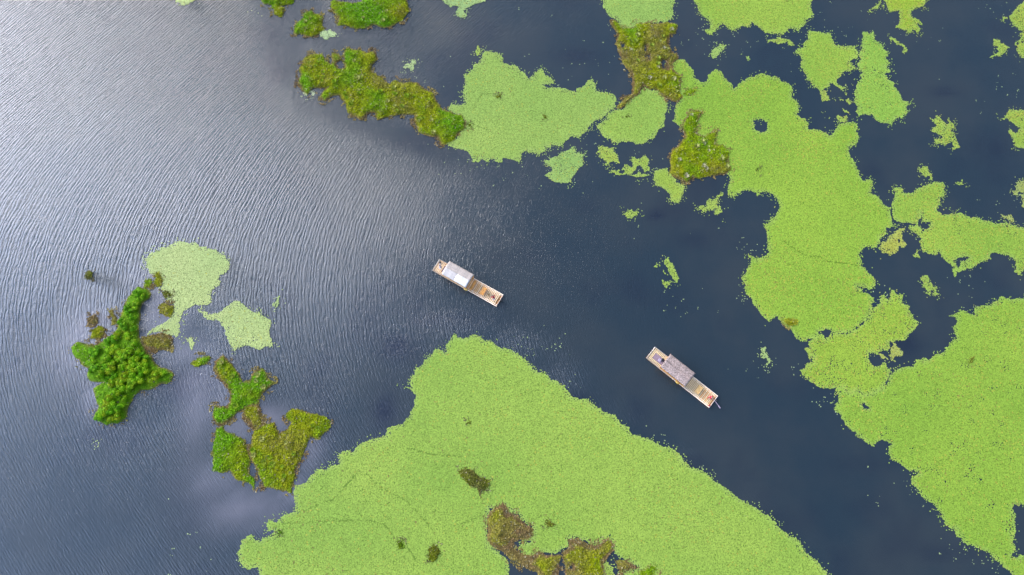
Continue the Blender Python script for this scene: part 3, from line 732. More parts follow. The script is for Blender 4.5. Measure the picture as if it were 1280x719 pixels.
# ---------------------------------------------------------------- lake surface
def build_lake():
    a = np.arange(-110, 110.1, 1.0); b = np.arange(-40, 130.1, 1.0)
    out = np.array([-4000, -2000, -1000, -500, -250, -160])
    xs = np.concatenate([out, a, -out[::-1]]); ys = np.concatenate([out + 100, b, -out[::-1] + 100])
    X, Y = np.meshgrid(xs, ys)
    Q = np.stack([X.ravel(), Y.ravel()], 1)
    # ripple strength, laid out on the lake: open windward water in the west, sheltered channel in the east
    H = CAM_H
    x, y = Q[:, 0], Q[:, 1]
    r = 0.13 + 1.0 / (1 + np.exp((x + 24 - 0.10 * (y - 30)) / 10.0))
    spots = [  # px, py, radius x, radius y (m), target, weight
        (430, 70, 7, 9, .10, 1), (700, 100, 13, 10, .10, 1), (330, 60, 4, 8, .3, .8), (600, 110, 7, 5, .08, 1), (520, 30, 12, 4, .75, 1),
        (355, 90, 5, 8, .25, .8), (215, 500, 5, 4, .35, .8), (240, 420, 4, 7, .05, .9), (300, 640, 8, 5, .06, .9), (245, 560, 4, 9, .15, .8),
        (205, 390, 3, 5, .03, 1), (110, 420, 5, 4, .15, .8), (290, 535, 3, 3, .02, 1), (340, 520, 4, 3, .02, 1), (490, 500, 5, 7, .3, .8),
        (390, 385, 5, 8, .9, .6), (560, 405, 6, 2.5, .7, .8), (650, 430, 5, 2.5, .75, .9), (705, 475, 5, 3, .75, .9), (770, 520, 5, 3, .65, .8), (850, 570, 5, 3, .6, .8), (930, 630, 5, 3, .5, .8), (1000, 690, 5, 3, .5, .8), (190, 350, 3, 4, .2, .7), (1100, 150, 20, 25, .06, .8), (1150, 380, 15, 15, .06, .8),
        (60, 660, 30, 15, .38, .9), (60, 520, 14, 10, .6, .6), (410, 590, 3, 5, .9, .6), (330, 590, 6, 6, .15, .6)]
    for px, py, rx, ry, tv, w in spots:
        gx, gy = G(px, py)
        k = w * np.exp(-(((x - gx) / rx) ** 2 + ((y - gy) / ry) ** 2))
        r = r * (1 - k) + tv * k
    lee = sdist(Q, GA([(300, -40), (316, 20), (345, 95), (378, 150), (440, 168), (540, 205), (600, 215), (560, 170), (430, 120), (385, 60), (408, 10), (410, -40)]))
    k = 1 / (1 + np.exp(-lee / 0.8)) * 0.9
    r = r * (1 - k) + 0.10 * k
    r *= 1 + 0.5 * fbm(x, y, 14, 3, 101)
    silt_sheen_map = np.zeros(len(Q))  # pale spots: silt plus painted reflection of bright sky on calm water
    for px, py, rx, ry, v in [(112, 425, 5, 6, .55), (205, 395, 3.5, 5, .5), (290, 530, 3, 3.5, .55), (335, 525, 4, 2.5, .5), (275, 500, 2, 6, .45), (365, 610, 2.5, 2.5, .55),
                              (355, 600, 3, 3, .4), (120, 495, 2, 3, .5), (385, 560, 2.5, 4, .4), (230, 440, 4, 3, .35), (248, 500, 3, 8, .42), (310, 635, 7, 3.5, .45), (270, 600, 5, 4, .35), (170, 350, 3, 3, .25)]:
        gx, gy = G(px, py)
        silt_sheen_map = np.maximum(silt_sheen_map, v * np.exp(-(((x - gx) / rx) ** 2 + ((y - gy) / ry) ** 2)))
    silt_sheen_map *= 1 + 0.9 * fbm(x, y, 2.5, 3, 111)
    wd = np.zeros(len(Q))
    for px, py, rx, ry, v in [(498, 432, 3, 2.5, .6), (480, 512, 1.8, 3, .9), (870, 300, 4, 1.5, .4), (340, 35, 3, 3, .5), (345, 80, 3, 6, .3), (720, 70, 4, 1.5, .6), (820, 268, 1.5, .8, .8),
                              (1240, 185, 4, 3, .4), (1130, 430, 3, 2, .6), (1090, 215, 2, 2, .5), (230, 480, 5, 3, .8), (110, 555, 6, 3, .3), (240, 640, 5, 6, .25), (560, 400, 8, 1.5, .4), (1180, 115, 3, 1, .5),
                              (715, 500, 3, 1.2, .6), (860, 580, 3, 1.2, .6), (1080, 580, 5, 1.2, .3), (1190, 690, 6, 1.2, .3)]:
        gx, gy = G(px, py)
        wd = np.maximum(wd, v * np.exp(-(((x - gx) / rx) ** 2 + ((y - gy) / ry) ** 2)))
    wd = np.clip(wd * (1 + 1.5 * fbm(x, y, 2.2, 4, 131)) + np.clip(fbm(x, y, 7, 4, 141) * 1.4 - .1, 0, .5), 0, 1)
    W = X.shape[1]; Hn = X.shape[0]
    ii, jj = np.meshgrid(np.arange(Hn - 1), np.arange(W - 1), indexing='ij')
    ii = ii.ravel(); jj = jj.ravel()
    quad = np.stack([ii * W + jj, ii * W + jj + 1, (ii + 1) * W + jj + 1, (ii + 1) * W + jj], 1)
    V = np.column_stack([Q, np.zeros(len(Q))])
    C = np.column_stack([np.clip(r, 0, 1.5), np.clip(silt_sheen_map, 0, 1), np.clip(wd, 0, 1)])
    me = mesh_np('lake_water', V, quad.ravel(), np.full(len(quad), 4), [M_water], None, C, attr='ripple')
    o = link('lake_water', me)
    tag(o, kind='structure')


build_lake()
for i, mt in enumerate(MATS):
    build_mat(*mt, i)
fields = []
for row in ISL:
    fields.append(build_island(row[1], row[2], row[3], row[4], row[5], row[6], bushy=(row[0] != '')))

# leaf crumbs adrift: nobody could count them
CR = [(900, 40, 14, 30), (1000, 20, 20, 30), (1050, 60, 15, 16), (660, 30, 25, 16), (770, 75, 12, 24), (870, 50, 12, 10), (930, 60, 10, 12), (800, 210, 10, 16), (735, 200, 8, 8),
      (870, 255, 8, 6), (960, 460, 6, 14), (1030, 500, 3, 18), (1150, 610, 4, 20), (1210, 690, 4, 24), (940, 310, 2, 12), (850, 375, 5, 12), (1250, 120, 8, 14), (1160, 60, 10, 8),
      (690, 100, 10, 14), (540, 90, 8, 8), (505, 100, 3, 5), (800, 245, 20, 6), (1190, 260, 12, 10), (1225, 375, 7, 14), (1120, 375, 4, 10), (660, 430, 6, 20), (690, 455, 6, 14),
      (820, 555, 3, 16), (870, 590, 3, 14), (935, 640, 3, 16), (250, 660, 10, 7), (220, 690, 10, 4), (325, 10, 3, 8), (775, 15, 3, 14), (935, 370, 3, 16), (1015, 460, 2, 20),
      (480, 690, 1, 1), (580, 205, 5, 14), (630, 210, 6, 12), (700, 230, 8, 6), (1090, 610, 4, 4), (1245, 705, 2, 10), (1270, 250, 3, 12), (1245, 10, 4, 10)]
P = []
for px, py, r_, n_ in CR:
    gx, gy = G(px, py)
    for k in range(n_):
        cx, cy = gx + random.gauss(0, r_ * .45), gy + random.gauss(0, r_ * .35)
        for q_ in range(random.choice((1, 1, 1, 2, 3))):
            P.append((cx + random.gauss(0, .15), cy + random.gauss(0, .15)))
P = np.array(P); n = len(P); K = 6
th = RNG.uniform(0, 6.28, n)[:, None] + np.arange(K)[None, :] * np.pi / 3
rr = RNG.uniform(0.035, 0.10, n)[:, None] * RNG.uniform(.8, 1.1, (n, K))
V = np.stack([P[:, 0][:, None] + np.cos(th) * rr, P[:, 1][:, None] + np.sin(th) * rr, np.full((n, K), 0.014) + RNG.uniform(0, .012, n)[:, None]], 2).reshape(-1, 3)
c = np.array([0.34, 0.42, 0.17])[None] * RNG.uniform(.7, 1.2, (n, 1))
me = mesh_np('drifting_leaves', V, np.arange(n * K), np.full(n, K), [M_leaf], None, np.repeat(c, K, 0))
tag(link('drifting_leaves', me), 'single pale leaves drifting on the dark water between the mats', 'drifting leaves', kind='stuff')


# ---------------------------------------------------------------- bushes on the islet
def crown_mesh(seed, nleaf=620, hue=(0.085, 0.20, 0.006)):
    rg = np.random.default_rng(seed)
    lob = rg.normal(0, 1, (9, 3)); lob /= np.linalg.norm(lob, axis=1)[:, None]
    lob[:, 2] = np.abs(lob[:, 2]) * 0.8
    lob *= rg.uniform(0.35, 0.62, (9, 1))
    lr = rg.uniform(0.24, 0.46, 9)
    which = rg.integers(0, 9, nleaf)
    dv = rg.normal(0, 1, (nleaf, 3)); dv /= np.linalg.norm(dv, axis=1)[:, None]
    dv[:, 2] = np.where(dv[:, 2] < -0.3, -dv[:, 2], dv[:, 2])
    P = lob[which] + dv * lr[which][:, None] * rg.uniform(0.72, 1.28, (nleaf, 1))
    P[:, 2] = P[:, 2] * 0.55 + 0.55
    # leaf quads facing roughly outward
    t1 = np.cross(dv, rg.normal(0, 1, (nleaf, 3))); t1 /= np.linalg.norm(t1, axis=1)[:, None] + 1e-9
    t2 = np.cross(dv, t1)
    tiltv = dv * rg.uniform(-.6, .6, (nleaf, 1))
    s = rg.uniform(0.06, 0.135, (nleaf, 1))
    V = np.stack([P - t1 * s * .55, P - (t2 + tiltv) * s, P + t1 * s * .55, P + (t2 + tiltv) * s * 1.2], 1).reshape(-1, 3)
    lobc = rg.uniform(0.75, 1.35, 9)
    yel = rg.uniform(0, 1, 9)
    c = np.array(hue)[None] * (lobc[which] * rg.uniform(0.7, 1.35, nleaf))[:, None]
    c[:, 0] *= 1 + 0.6 * yel[which]
    C = np.repeat(c, 4, 0)
    loops = np.arange(nleaf * 4); sizes = np.full(nleaf, 4)
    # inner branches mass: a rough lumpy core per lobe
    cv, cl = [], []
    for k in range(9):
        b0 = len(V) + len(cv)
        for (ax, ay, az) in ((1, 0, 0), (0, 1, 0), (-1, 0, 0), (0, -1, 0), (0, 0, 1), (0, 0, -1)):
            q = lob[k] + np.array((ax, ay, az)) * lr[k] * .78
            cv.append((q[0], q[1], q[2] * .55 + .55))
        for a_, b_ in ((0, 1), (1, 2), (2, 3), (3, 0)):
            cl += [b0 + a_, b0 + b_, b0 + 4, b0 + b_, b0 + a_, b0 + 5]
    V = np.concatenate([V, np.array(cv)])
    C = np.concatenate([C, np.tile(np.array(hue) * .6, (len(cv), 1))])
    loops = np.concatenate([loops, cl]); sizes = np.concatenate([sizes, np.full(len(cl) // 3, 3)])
    return mesh_np('crown', V, loops, sizes, [M_crown], None, C)


def trunk_mesh():
    V, F = [], []

    def tube(p, q, r0, r1):
        p, q = Vector(p), Vector(q); d = (q - p).normalized(); u = d.orthogonal().normalized(); w = d.cross(u); b0 = len(V)
        for (c_, r_) in ((p, r0), (q, r1)):
            for k in range(5):
                a = k * 2 * math.pi / 5
                V.append(c_ + (u * math.cos(a) + w * math.sin(a)) * r_)
        for k in range(5):
            F.append((b0 + k, b0 + (k + 1) % 5, b0 + 5 + (k + 1) % 5, b0 + 5 + k))
    tube((0, 0, -.3), (0.03, 0, .4), .07, .05)
    for a in range(5):
        an = a * 1.256
        tube((0.03, 0, .35), (math.cos(an) * .4, math.sin(an) * .4, .95), .04, .015)
    me = bpy.data.meshes.new('trunk'); me.from_pydata(V, [], F); me.materials.append(M_wood)
    return me


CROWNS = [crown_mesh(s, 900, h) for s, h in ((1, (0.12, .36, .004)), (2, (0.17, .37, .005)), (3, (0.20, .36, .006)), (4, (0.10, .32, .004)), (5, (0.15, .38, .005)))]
TRUNK = trunk_mesh()
islet_poly = GA(ZZ((Z2c, [(425,365),(445,338),(490,348),(512,372),(495,400),(465,420),(450,480),(440,540),(442,600)]),
    (Z3c, [(420,190),(440,240),(478,292),(508,342),(558,372),(596,397),(585,428),(540,438),(480,468),(430,478),(370,530),(345,570),(328,640),(288,658),(232,672),(190,652),(182,625),(215,580),(232,530),(235,470),(238,440),(200,430),(150,420),(148,400),(160,360),(155,310),(135,290),(130,245),(180,245),(235,212),(285,170),(312,140),(325,80)]),
    (Z2c, [(345,520),(365,470),(378,420)])))
lo, hi = islet_poly.min(0), islet_poly.max(0)
spots = []
for tr in range(9000):
    p = (random.uniform(lo[0], hi[0]), random.uniform(lo[1], hi[1]))
    if len(spots) > 240: break
    if all((p[0] - s[0]) ** 2 + (p[1] - s[1]) ** 2 > 0.62 ** 2 for s in spots):
        spots.append(p)
sa = np.array(spots); dd = sdist(sa, islet_poly)
spots = [(s, d_) for s, d_ in zip(spots, dd) if d_ > 0.28]


ORD = ['first', 'second', 'third', 'fourth', 'fifth', 'sixth', 'seventh', 'eighth', 'ninth', 'tenth', 'eleventh', 'twelfth', 'thirteenth', 'fourteenth', 'fifteenth', 'sixteenth', 'seventeenth', 'eighteenth', 'nineteenth', 'twentieth']
ORD += ['twenty ' + o_ for o_ in ORD[:9]] + ['thirtieth']


def bush_zone(p):
    if p[1] > G(165, 420)[1]: return 'arm'
    if p[1] < G(150, 505)[1] + 1.0: return 'foot'
    if p[0] > G(190, 470)[0]: return 'spit'
    if p[0] < G(128, 450)[0]: return 'shore'
    return 'middle'


zones = {}
for k, (p, d_) in enumerate(spots):
    zones.setdefault(bush_zone(p), []).append(k)
LBL = {}
for k_, what, key in (('arm', 'bright green bush, %s from the northern tip of the narrow arm of the islet', lambda k: -spots[k][0][1]),
                      ('foot', 'round green bush, %s from the southern end of the bushy islet', lambda k: spots[k][0][1]),
                      ('spit', 'low green bush, %s from the tip of the eastern spit of the bushy islet', lambda k: -spots[k][0][0]),
                      ('shore', 'dark green shore bush, %s from the western point of the bushy islet', lambda k: spots[k][0][0])):
    for i_, k in enumerate(sorted(zones.get(k_, []), key=key)):
        LBL[k] = (what % ORD[min(i_, 29)], 'bushes on the ' + {'arm': 'northern arm', 'foot': 'southern foot', 'spit': 'eastern spit', 'shore': 'western shore'}[k_] + ' of the islet')
mid = sorted(zones.get('middle', []), key=lambda k: -spots[k][0][1])
rows = [mid[i:i + 8] for i in range(0, len(mid), 8)]
for ri, row in enumerate(rows):
    for ci, k in enumerate(sorted(row, key=lambda k: spots[k][0][0])):
        LBL[k] = ('yellow green bush, %s from the left in the %s row of the crowded islet middle' % (ORD[ci], ORD[ri]), 'bushes in the middle of the islet')


for k, (p, d_) in enumerate(spots):
    r_ = min(0.86, 0.55 + d_ * 0.25) * random.uniform(0.85, 1.15)
    root = bpy.data.objects.new('bush', None); COL.objects.link(root)
    root.location = (p[0], p[1], 0.12); root.rotation_euler.z = random.uniform(0, 6.28)
    root.scale = (r_, r_, r_ * random.uniform(.9, 1.4))
    north = p[1] > G(165, 420)[1]
    cr = random.choice([0, 0, 4, 3] if north or p[0] < G(140, 450)[0] else [0, 1, 2, 1, 4])
    link('crown', CROWNS[cr], root); link('trunk', TRUNK, root)
    lb, gp = LBL[k]
    tag(root, lb, 'bush', gp)

# ---------------------------------------------------------------- grass tussocks standing on the moss islands
def tussock_mesh(seed, col):
    rg = np.random.default_rng(seed); n = 90
    th = rg.uniform(0, 6.28, n); ro = rg.uniform(0, .16, n); ln = rg.uniform(.14, .34, n); w = rg.uniform(.02, .045, n); up = rg.uniform(.12, .38, n)
    ux, uy = np.cos(th), np.sin(th)
    A = np.stack([ux * ro - uy * w, uy * ro + ux * w, np.zeros(n)], 1); B = np.stack([ux * ro + uy * w, uy * ro - ux * w, np.zeros(n)], 1)
    T = np.stack([ux * (ro + ln * .9), uy * (ro + ln * .9), up], 1)
    V = np.stack([A, B, T], 1).reshape(-1, 3)
    C = np.repeat(np.array(col)[None] * rg.uniform(.7, 1.3, (n, 1)), 3, 0)
    return mesh_np('tussock', V, np.arange(3 * n), np.full(n, 3), [M_blade], None, C)


TUS = [tussock_mesh(1, (.50, .50, .14)), tussock_mesh(2, (.36, .44, .05)), tussock_mesh(3, (.28, .42, .02)), tussock_mesh(4, (.55, .50, .28))]
TUS_SET = {3: (18, 'straw tipped grass tussock on the broad olive moss patch'), 1: (12, 'grass tussock on the horned moss patch'),
           9: (60, 'straw tipped grass tussock on the long mossy island'), 10: (26, 'pale grass tussock on the moss island with water pits'),
           11: (14, 'pale grass tussock on the square moss block'), 8: (12, 'grass tussock on the oblong moss island at the top edge'),
           7: (6, 'grass tussock on the rounded moss island')}
for idx, (cnt, lb) in TUS_SET.items():
    root, poly, field = fields[idx]
    lo, hi = poly.min(0), poly.max(0)
    got = 0
    for tr in range(4000):
        if got >= cnt: break
        q = np.array([[random.uniform(lo[0], hi[0]), random.uniform(lo[1], hi[1])]])
        d_, z_ = field(q)
        if d_[0] < 0.5: continue
        o = link('grass_tussock', random.choice(TUS[:3] if idx not in (10, 11) else [TUS[0], TUS[3], TUS[1]]))
        o.location = (q[0, 0], q[0, 1], max(0.02, z_[0])); s_ = random.uniform(.8, 1.5); o.scale = (s_, s_, s_)
        o.rotation_euler.z = random.uniform(0, 6.28)
        tag(o, lb, 'grass tussock', 'tussocks: ' + lb)
        got += 1

# ---------------------------------------------------------------- rafts
M_bam = simple('bamboo_pole', (0.52, 0.24, 0.08), 0.5, 0.25, 3.0)
M_slat = simple('deck_slat', (0.96, 0.60, 0.33), 0.55, 0.22, 5.0)
M_slat2 = simple('deck_slat_pale', (0.95, 0.64, 0.34), 0.55, 0.22, 5.0)
M_rail = simple('edge_rail', (0.90, 0.74, 0.58), 0.55, 0.15, 5.0)
M_orange = simple('orange_wood', (0.72, 0.34, 0.08), 0.45, 0.2, 4.0)
M_gold = simple('golden_wood', (0.74, 0.46, 0.17), 0.45, 0.2, 4.0)
M_white = simple('white_tarpaulin', (0.74, 0.67, 0.60), 0.6, 0.06, 3.0, bump=.4)
M_greyw = simple('dusty_tarpaulin', (0.56, 0.49, 0.43), 0.65, 0.12, 3.0, bump=.4)
M_thatch = simple('grey_thatch', (0.37, 0.27, 0.225), 0.8, 0.6, 6.0, bump=.8, detail=8)
M_thatch1 = simple('light_thatch', (0.50, 0.41, 0.34), 0.8, 0.4, 12.0, bump=.8, detail=8)
M_dark = simple('black_rubber', (0.02, 0.02, 0.025), 0.5, 0.2)
M_skin = simple('skin', (0.50, 0.30, 0.20), 0.55, 0.05)
M_hair = simple('black_hair', (0.012, 0.010, 0.010), 0.5, 0.2)
M_red = simple('red_cloth', (0.48, 0.006, 0.04), 0.8, 0.1, spec=0.1)
M_whitec = simple('white_cloth', (0.80, 0.79, 0.84), 0.8, 0.04)
M_pants = simple('dark_trousers', (0.04, 0.045, 0.07), 0.8, 0.1)
M_pink = simple('pinkish_bamboo', (0.80, 0.55, 0.60), 0.5, 0.1)
M_mat = simple('mauve_mat', (0.30, 0.20, 0.22), 0.85, 0.25, 6.0)
M_yel = simple('yellow_plastic', (0.80, 0.50, 0.06), 0.35, 0.08)
M_warm = simple('deck_slat_orange', (0.86, 0.48, 0.20), 0.5, 0.2, 4.0)
M_rope = simple('rope', (0.52, 0.42, 0.24), 0.9, 0.2, 20.0)


class MB:
    def __init__(s): s.V = []; s.F = []

    def box(s, c, sz, rz=0.0, bev=0.0):
        b0 = len(s.V); cx, cy, cz = c; hx, hy, hz = sz[0] / 2, sz[1] / 2, sz[2] / 2
        if bev <= 0:
            pts = [(x, y, z) for z in (-hz, hz) for (x, y) in ((-hx, -hy), (hx, -hy), (hx, hy), (-hx, hy))]
            fs = [(0, 3, 2, 1), (4, 5, 6, 7), (0, 1, 5, 4), (1, 2, 6, 5), (2, 3, 7, 6), (3, 0, 4, 7)]
        else:
            b = bev
            pts = [(x, y, -hz) for (x, y) in ((-hx, -hy), (hx, -hy), (hx, hy), (-hx, hy))]
            pts += [(x, y, hz - b) for (x, y) in ((-hx, -hy), (hx, -hy), (hx, hy), (-hx, hy))]
            pts += [(x, y, hz) for (x, y) in ((-hx + b, -hy + b), (hx - b, -hy + b), (hx - b, hy - b), (-hx + b, hy - b))]
            fs = [(0, 3, 2, 1), (8, 9, 10, 11)]
            for k in range(4):
                k2 = (k + 1) % 4
                fs += [(k, k2, 4 + k2, 4 + k), (4 + k, 4 + k2, 8 + k2, 8 + k)]
        cr, sr = math.cos(rz), math.sin(rz)
        s.V += [(cx + x * cr - y * sr, cy + x * sr + y * cr, cz + z) for x, y, z in pts]
        s.F += [tuple(b0 + i for i in f) for f in fs]
        return s

    def tube(s, pts, rad, n=8, cap=True):
        b0 = len(s.V); m_ = len(pts)
        pts = [Vector(p) for p in pts]
        rad = rad if isinstance(rad, (list, tuple)) else [rad] * m_
        for i, p in enumerate(pts):
            d = (pts[min(i + 1, m_ - 1)] - pts[max(i - 1, 0)]).normalized()
            ref = Vector((0, 0, 1)) if abs(d.z) < .9 else Vector((1, 0, 0))
            u = d.cross(ref).normalized(); w = d.cross(u)
            for k in range(n):
                a = 2 * math.pi * k / n
                s.V.append(tuple(p + (u * math.cos(a) + w * math.sin(a)) * rad[i]))
        for i in range(m_ - 1):
            for k in range(n):
                k2 = (k + 1) % n
                s.F.append((b0 + i * n + k, b0 + i * n + k2, b0 + (i + 1) * n + k2, b0 + (i + 1) * n + k))
        if cap:
            s.F.append(tuple(b0 + k for k in range(n))); s.F.append(tuple(b0 + (m_ - 1) * n + k for k in reversed(range(n))))
        return s

    def ring(s, c, R_, r, n=20, k=8, axis='z'):
        b0 = len(s.V)
        for i in range(n):
            a = 2 * math.pi * i / n
            for j in range(k):
                b = 2 * math.pi * j / k
                rr_ = R_ + r * math.cos(b); zz_ = r * math.sin(b)
                p = (rr_ * math.cos(a), rr_ * math.sin(a), zz_) if axis == 'z' else (rr_ * math.cos(a), zz_, rr_ * math.sin(a))
                s.V.append((c[0] + p[0], c[1] + p[1], c[2] + p[2]))
        for i in range(n):
            for j in range(k):
                s.F.append((b0 + i * k + j, b0 + ((i + 1) % n) * k + j, b0 + ((i + 1) % n) * k + (j + 1) % k, b0 + i * k + (j + 1) % k))
        return s

    def mesh(s, name, mat, smooth=False):
        me = bpy.data.meshes.new(name); me.from_pydata(s.V, [], s.F); me.materials.append(mat)
        me.update()
        if smooth:
            me.polygons.foreach_set('use_smooth', np.ones(len(me.polygons), bool))
        return me

    def part(s, name, mat, parent, smooth=False, loc=None):
        return link(name, s.mesh(name, mat, smooth), parent, loc)


DECK = 0.30


def make_raft(name_label, A, B, width, can0, can1, style):
    """A = bow centre, B = stern centre in world; local +x runs bow to stern, +y to the upper right"""
    A, B = Vector((*A, 0)), Vector((*B, 0))
    L = (B - A).length; ang = math.atan2(B.y - A.y, B.x - A.x)
    root = bpy.data.objects.new('bamboo_raft', None); COL.objects.link(root)
    root.location = A; root.rotation_euler.z = ang
    tag(root, name_label, 'raft')
    npole = 11; pw = width / npole
    pts = [(0.0, 0, .16), (.5, 0, .12), (1.2, 0, .10), (L - 1.0, 0, .10), (L - .1, 0, .12)]
    pm = MB().tube(pts, [pw * .40, pw * .46, pw * .48, pw * .48, pw * .44], 8).mesh('pole', M_bam, True)
    for k in range(npole):
        o = link('pole', pm, root, (random.uniform(-.05, .05), -width / 2 + pw * (k + .5), 0))
    pitch = .27 if style == 1 else .23
    ns = int((L - .35) / pitch)
    smats = (M_slat, M_slat2)
    sm = MB().box((0, 0, 0), (pitch - .07, width - .06, .035), bev=.008).mesh('slat', M_slat if style == 1 else M_slat2)
    sm2 = MB().box((0, 0, 0), (pitch - .07, width - .06, .035), bev=.008).mesh('slat', M_warm)
    for k in range(ns):
        x = .18 + pitch * k
        o = link('slat', sm2 if (style == 1 and L * .55 < x < L * .74 and k % 3) or (x > L * .3 and random.random() < .15) else sm, root, (x, random.uniform(-.025, .025), DECK - .02 + random.uniform(-.006, .006)))
        o.rotation_euler.z = random.uniform(-.012, .012)
        if L * can0 + .3 < x < L * can1 - .3 and k % 2: pass
    for sg in (-1, 1):
        MB().tube([(.05, sg * (width / 2 - .05), DECK + .04), (L * .5, sg * (width / 2 - .04), DECK + .03), (L - .08, sg * (width / 2 - .05), DECK + .04)], .055, 8).part('edge_rail', M_rail, root, True)
        MB().tube([(.05, sg * (width / 2 - .30), DECK + .02), (L - .08, sg * (width / 2 - .30), DECK + .02)], .028, 6).part('tie_pole', M_rail, root, True)
    for xx in (.10, L - .12):
        MB().tube([(xx, -width / 2 + .04, DECK + .06), (xx, width / 2 - .04, DECK + .06)], .05, 8).part('end_rail', M_rail, root, True)
    # canopy
    x0, x1 = L * can0, L * can1; ch = 1.98; hw = width / 2 + .13
    nx, ny = 18, 14

    def roof(mat, xa, xb, ya, yb, dz, name, rise=.26, thick=.035):
        V, F = [], []
        ny_ = max(3, int(ny * (yb - ya) / (2 * hw))); nx_ = max(3, int(nx * (xb - xa) / (x1 - x0)))
        for lay in (0, 1):
            for i in range(nx_ + 1):
                for j in range(ny_ + 1):
                    x = xa + (xb - xa) * i / nx_; y = ya + (yb - ya) * j / ny_
                    sag = .018 * math.cos((x - x0) / (x1 - x0) * 6 * math.pi) + random.uniform(-.006, .006) * (1 - lay)
                    z = ch + rise * (1 - (y / hw) ** 2) + dz + sag - lay * thick
                    if 0 < i < nx_ and 0 < j < ny_:
                        V.append((x, y, z))
                    else:
                        V.append((x + random.uniform(-.02, .02) * (1 - 0), y + random.uniform(-.015, .015), z))
        o_ = (nx_ + 1) * (ny_ + 1); s_ = ny_ + 1
        for i in range(nx_):
            for j in range(ny_):
                a = i * s_ + j
                F.append((a, a + s_, a + s_ + 1, a + 1)); F.append((o_ + a, o_ + a + 1, o_ + a + s_ + 1, o_ + a + s_))
        for i in range(nx_):
            a = i * s_; F.append((a, o_ + a, o_ + a + s_, a + s_)); a = i * s_ + ny_; F.append((a, a + s_, o_ + a + s_, o_ + a))
        for j in range(ny_):
            a = j; F.append((a, a + 1, o_ + a + 1, o_ + a)); a = nx_ * s_ + j; F.append((a, o_ + a, o_ + a + 1, a + 1))
        me = bpy.data.meshes.new(name); me.from_pydata(V, [], F); me.materials.append(mat); me.update()
        me.polygons.foreach_set('use_smooth', np.ones(len(me.polygons), bool))
        return link(name, me, root)
    if style == 1:
        roof(M_thatch1, x0, x1, -hw, hw, 0, 'canopy_roof')
        s1 = roof(M_greyw, x0 + .05, x0 + (x1 - x0) * .53, -hw + .03, .06, .045, 'tarpaulin')
        s1['label'] = 'greyish front tarpaulin sheet on the near half of the canopy'
        s2 = roof(M_white, x0 + (x1 - x0) * .50, x1 - .03, -hw + .02, .02, .09, 'tarpaulin')
        s2['label'] = 'bright white rear tarpaulin sheet on the near half of the canopy'
    else:
        roof(M_thatch, x0, x1, -hw, hw, 0, 'canopy_roof', rise=.18, thick=.07)
        MB().tube([(x0 + .02, 0, ch + .235), (x1 - .02, 0, ch + .235)], .03, 6).part('roof_ridge', M_thatch, root, True)
    MB().tube([(x0 - .05, -hw + .05, ch - .06), (x1 + .05, -hw + .05, ch - .06)], .04).part('roof_beam', M_orange, root, True)
    MB().tube([(x0 - .05, hw - .05, ch - .06), (x1 + .05, hw - .05, ch - .06)], .04).part('roof_beam', M_orange, root, True)
    for i in range(4):
        xx = x0 + .1 + (x1 - x0 - .2) * i / 3
        for sg in (-1, 1):
            MB().tube([(xx, sg * (width / 2 - .08), DECK - .02), (xx, sg * (hw - .05), ch - .05)], .042).part('canopy_post', M_orange, root, True)
        MB().tube([(xx, -hw + .05, ch - .05), (xx, -hw * .5, ch + .10), (xx, 0, ch + .17), (xx, hw * .5, ch + .10), (xx, hw - .05, ch - .05)], .03, 6).part('roof_hoop', M_orange, root, True)
    # side seats along the near side with slatted backs, under the canopy edge
    for sg in (-1, 1):
        y = sg * (width / 2 - .20)
        MB().box(((x0 + x1) / 2, y, DECK + .42), (x1 - x0 - .3, .38, .05), bev=.01).part('side_bench_seat', M_orange, root)
        MB().box(((x0 + x1) / 2, sg * (width / 2 + .02), DECK + .82), (x1 - x0 - .1, .05, .14), bev=.01).part('backrest_board', M_gold if style == 1 else M_orange, root)
        MB().box(((x0 + x1) / 2, sg * (width / 2 + .02), DECK + .56), (x1 - x0 - .1, .05, .14), bev=.01).part('backrest_board', M_orange, root)
        for i in range(6):
            xx = x0 + .25 + (x1 - x0 - .5) * i / 5
            MB().box((xx, y, DECK + .20), (.07, .30, .39)).part('bench_leg', M_orange, root)
    # aft rail of the canopy
    MB().tube([(x1 + .02, -width / 2 + .1, DECK + .86), (x1 + .02, width / 2 - .1, DECK + .86)], .045).part('cross_rail', M_orange, root, True)
    # lashings
    for xx in np.linspace(.5, L - .5, 9):
        for sg in (-1, 1):
            MB().ring((xx, sg * (width / 2 - .05), DECK + .035), .066, .014, 10, 5, 'x' if False else 'y').part('lashing', M_rope, root, True)

    def W(x, y, z=0.0):
        return root.matrix_basis @ Vector((x, y, z))
    return root, L, ang, W, x0, x1


def place(o, W, x, y, z, ang, rz=0):
    o.location = W(x, y, z); o.rotation_euler.z = ang + rz
    return o


def empty(name, label, cat, group=None):
    o = bpy.data.objects.new(name, None); COL.objects.link(o)
    return tag(o, label, cat, group)


def wooden_bench(label, mat, w, d, h):
    r_ = empty('wooden_bench', label, 'bench')
    for k in range(3):
        MB().box((-d / 2 + d * (k + .5) / 3, 0, h), (d / 3 - .015, w, .045), bev=.008).part('seat_plank', mat, r_)
    for sx_ in (-1, 1):
        for sy_ in (-1, 1):
            MB().box((sx_ * (d / 2 - .06), sy_ * (w / 2 - .1), h / 2 - .015), (.06, .06, h - .03)).part('leg', mat, r_)
    MB().box((d / 2 - .02, 0, h + .28), (.04, w, .14), bev=.01).part('backrest', mat, r_)
    for sy_ in (-1, 1):
        MB().box((d / 2 - .02, sy_ * (w / 2 - .1), h + .12), (.045, .05, .26)).part('backrest_post', mat, r_)
    return r_


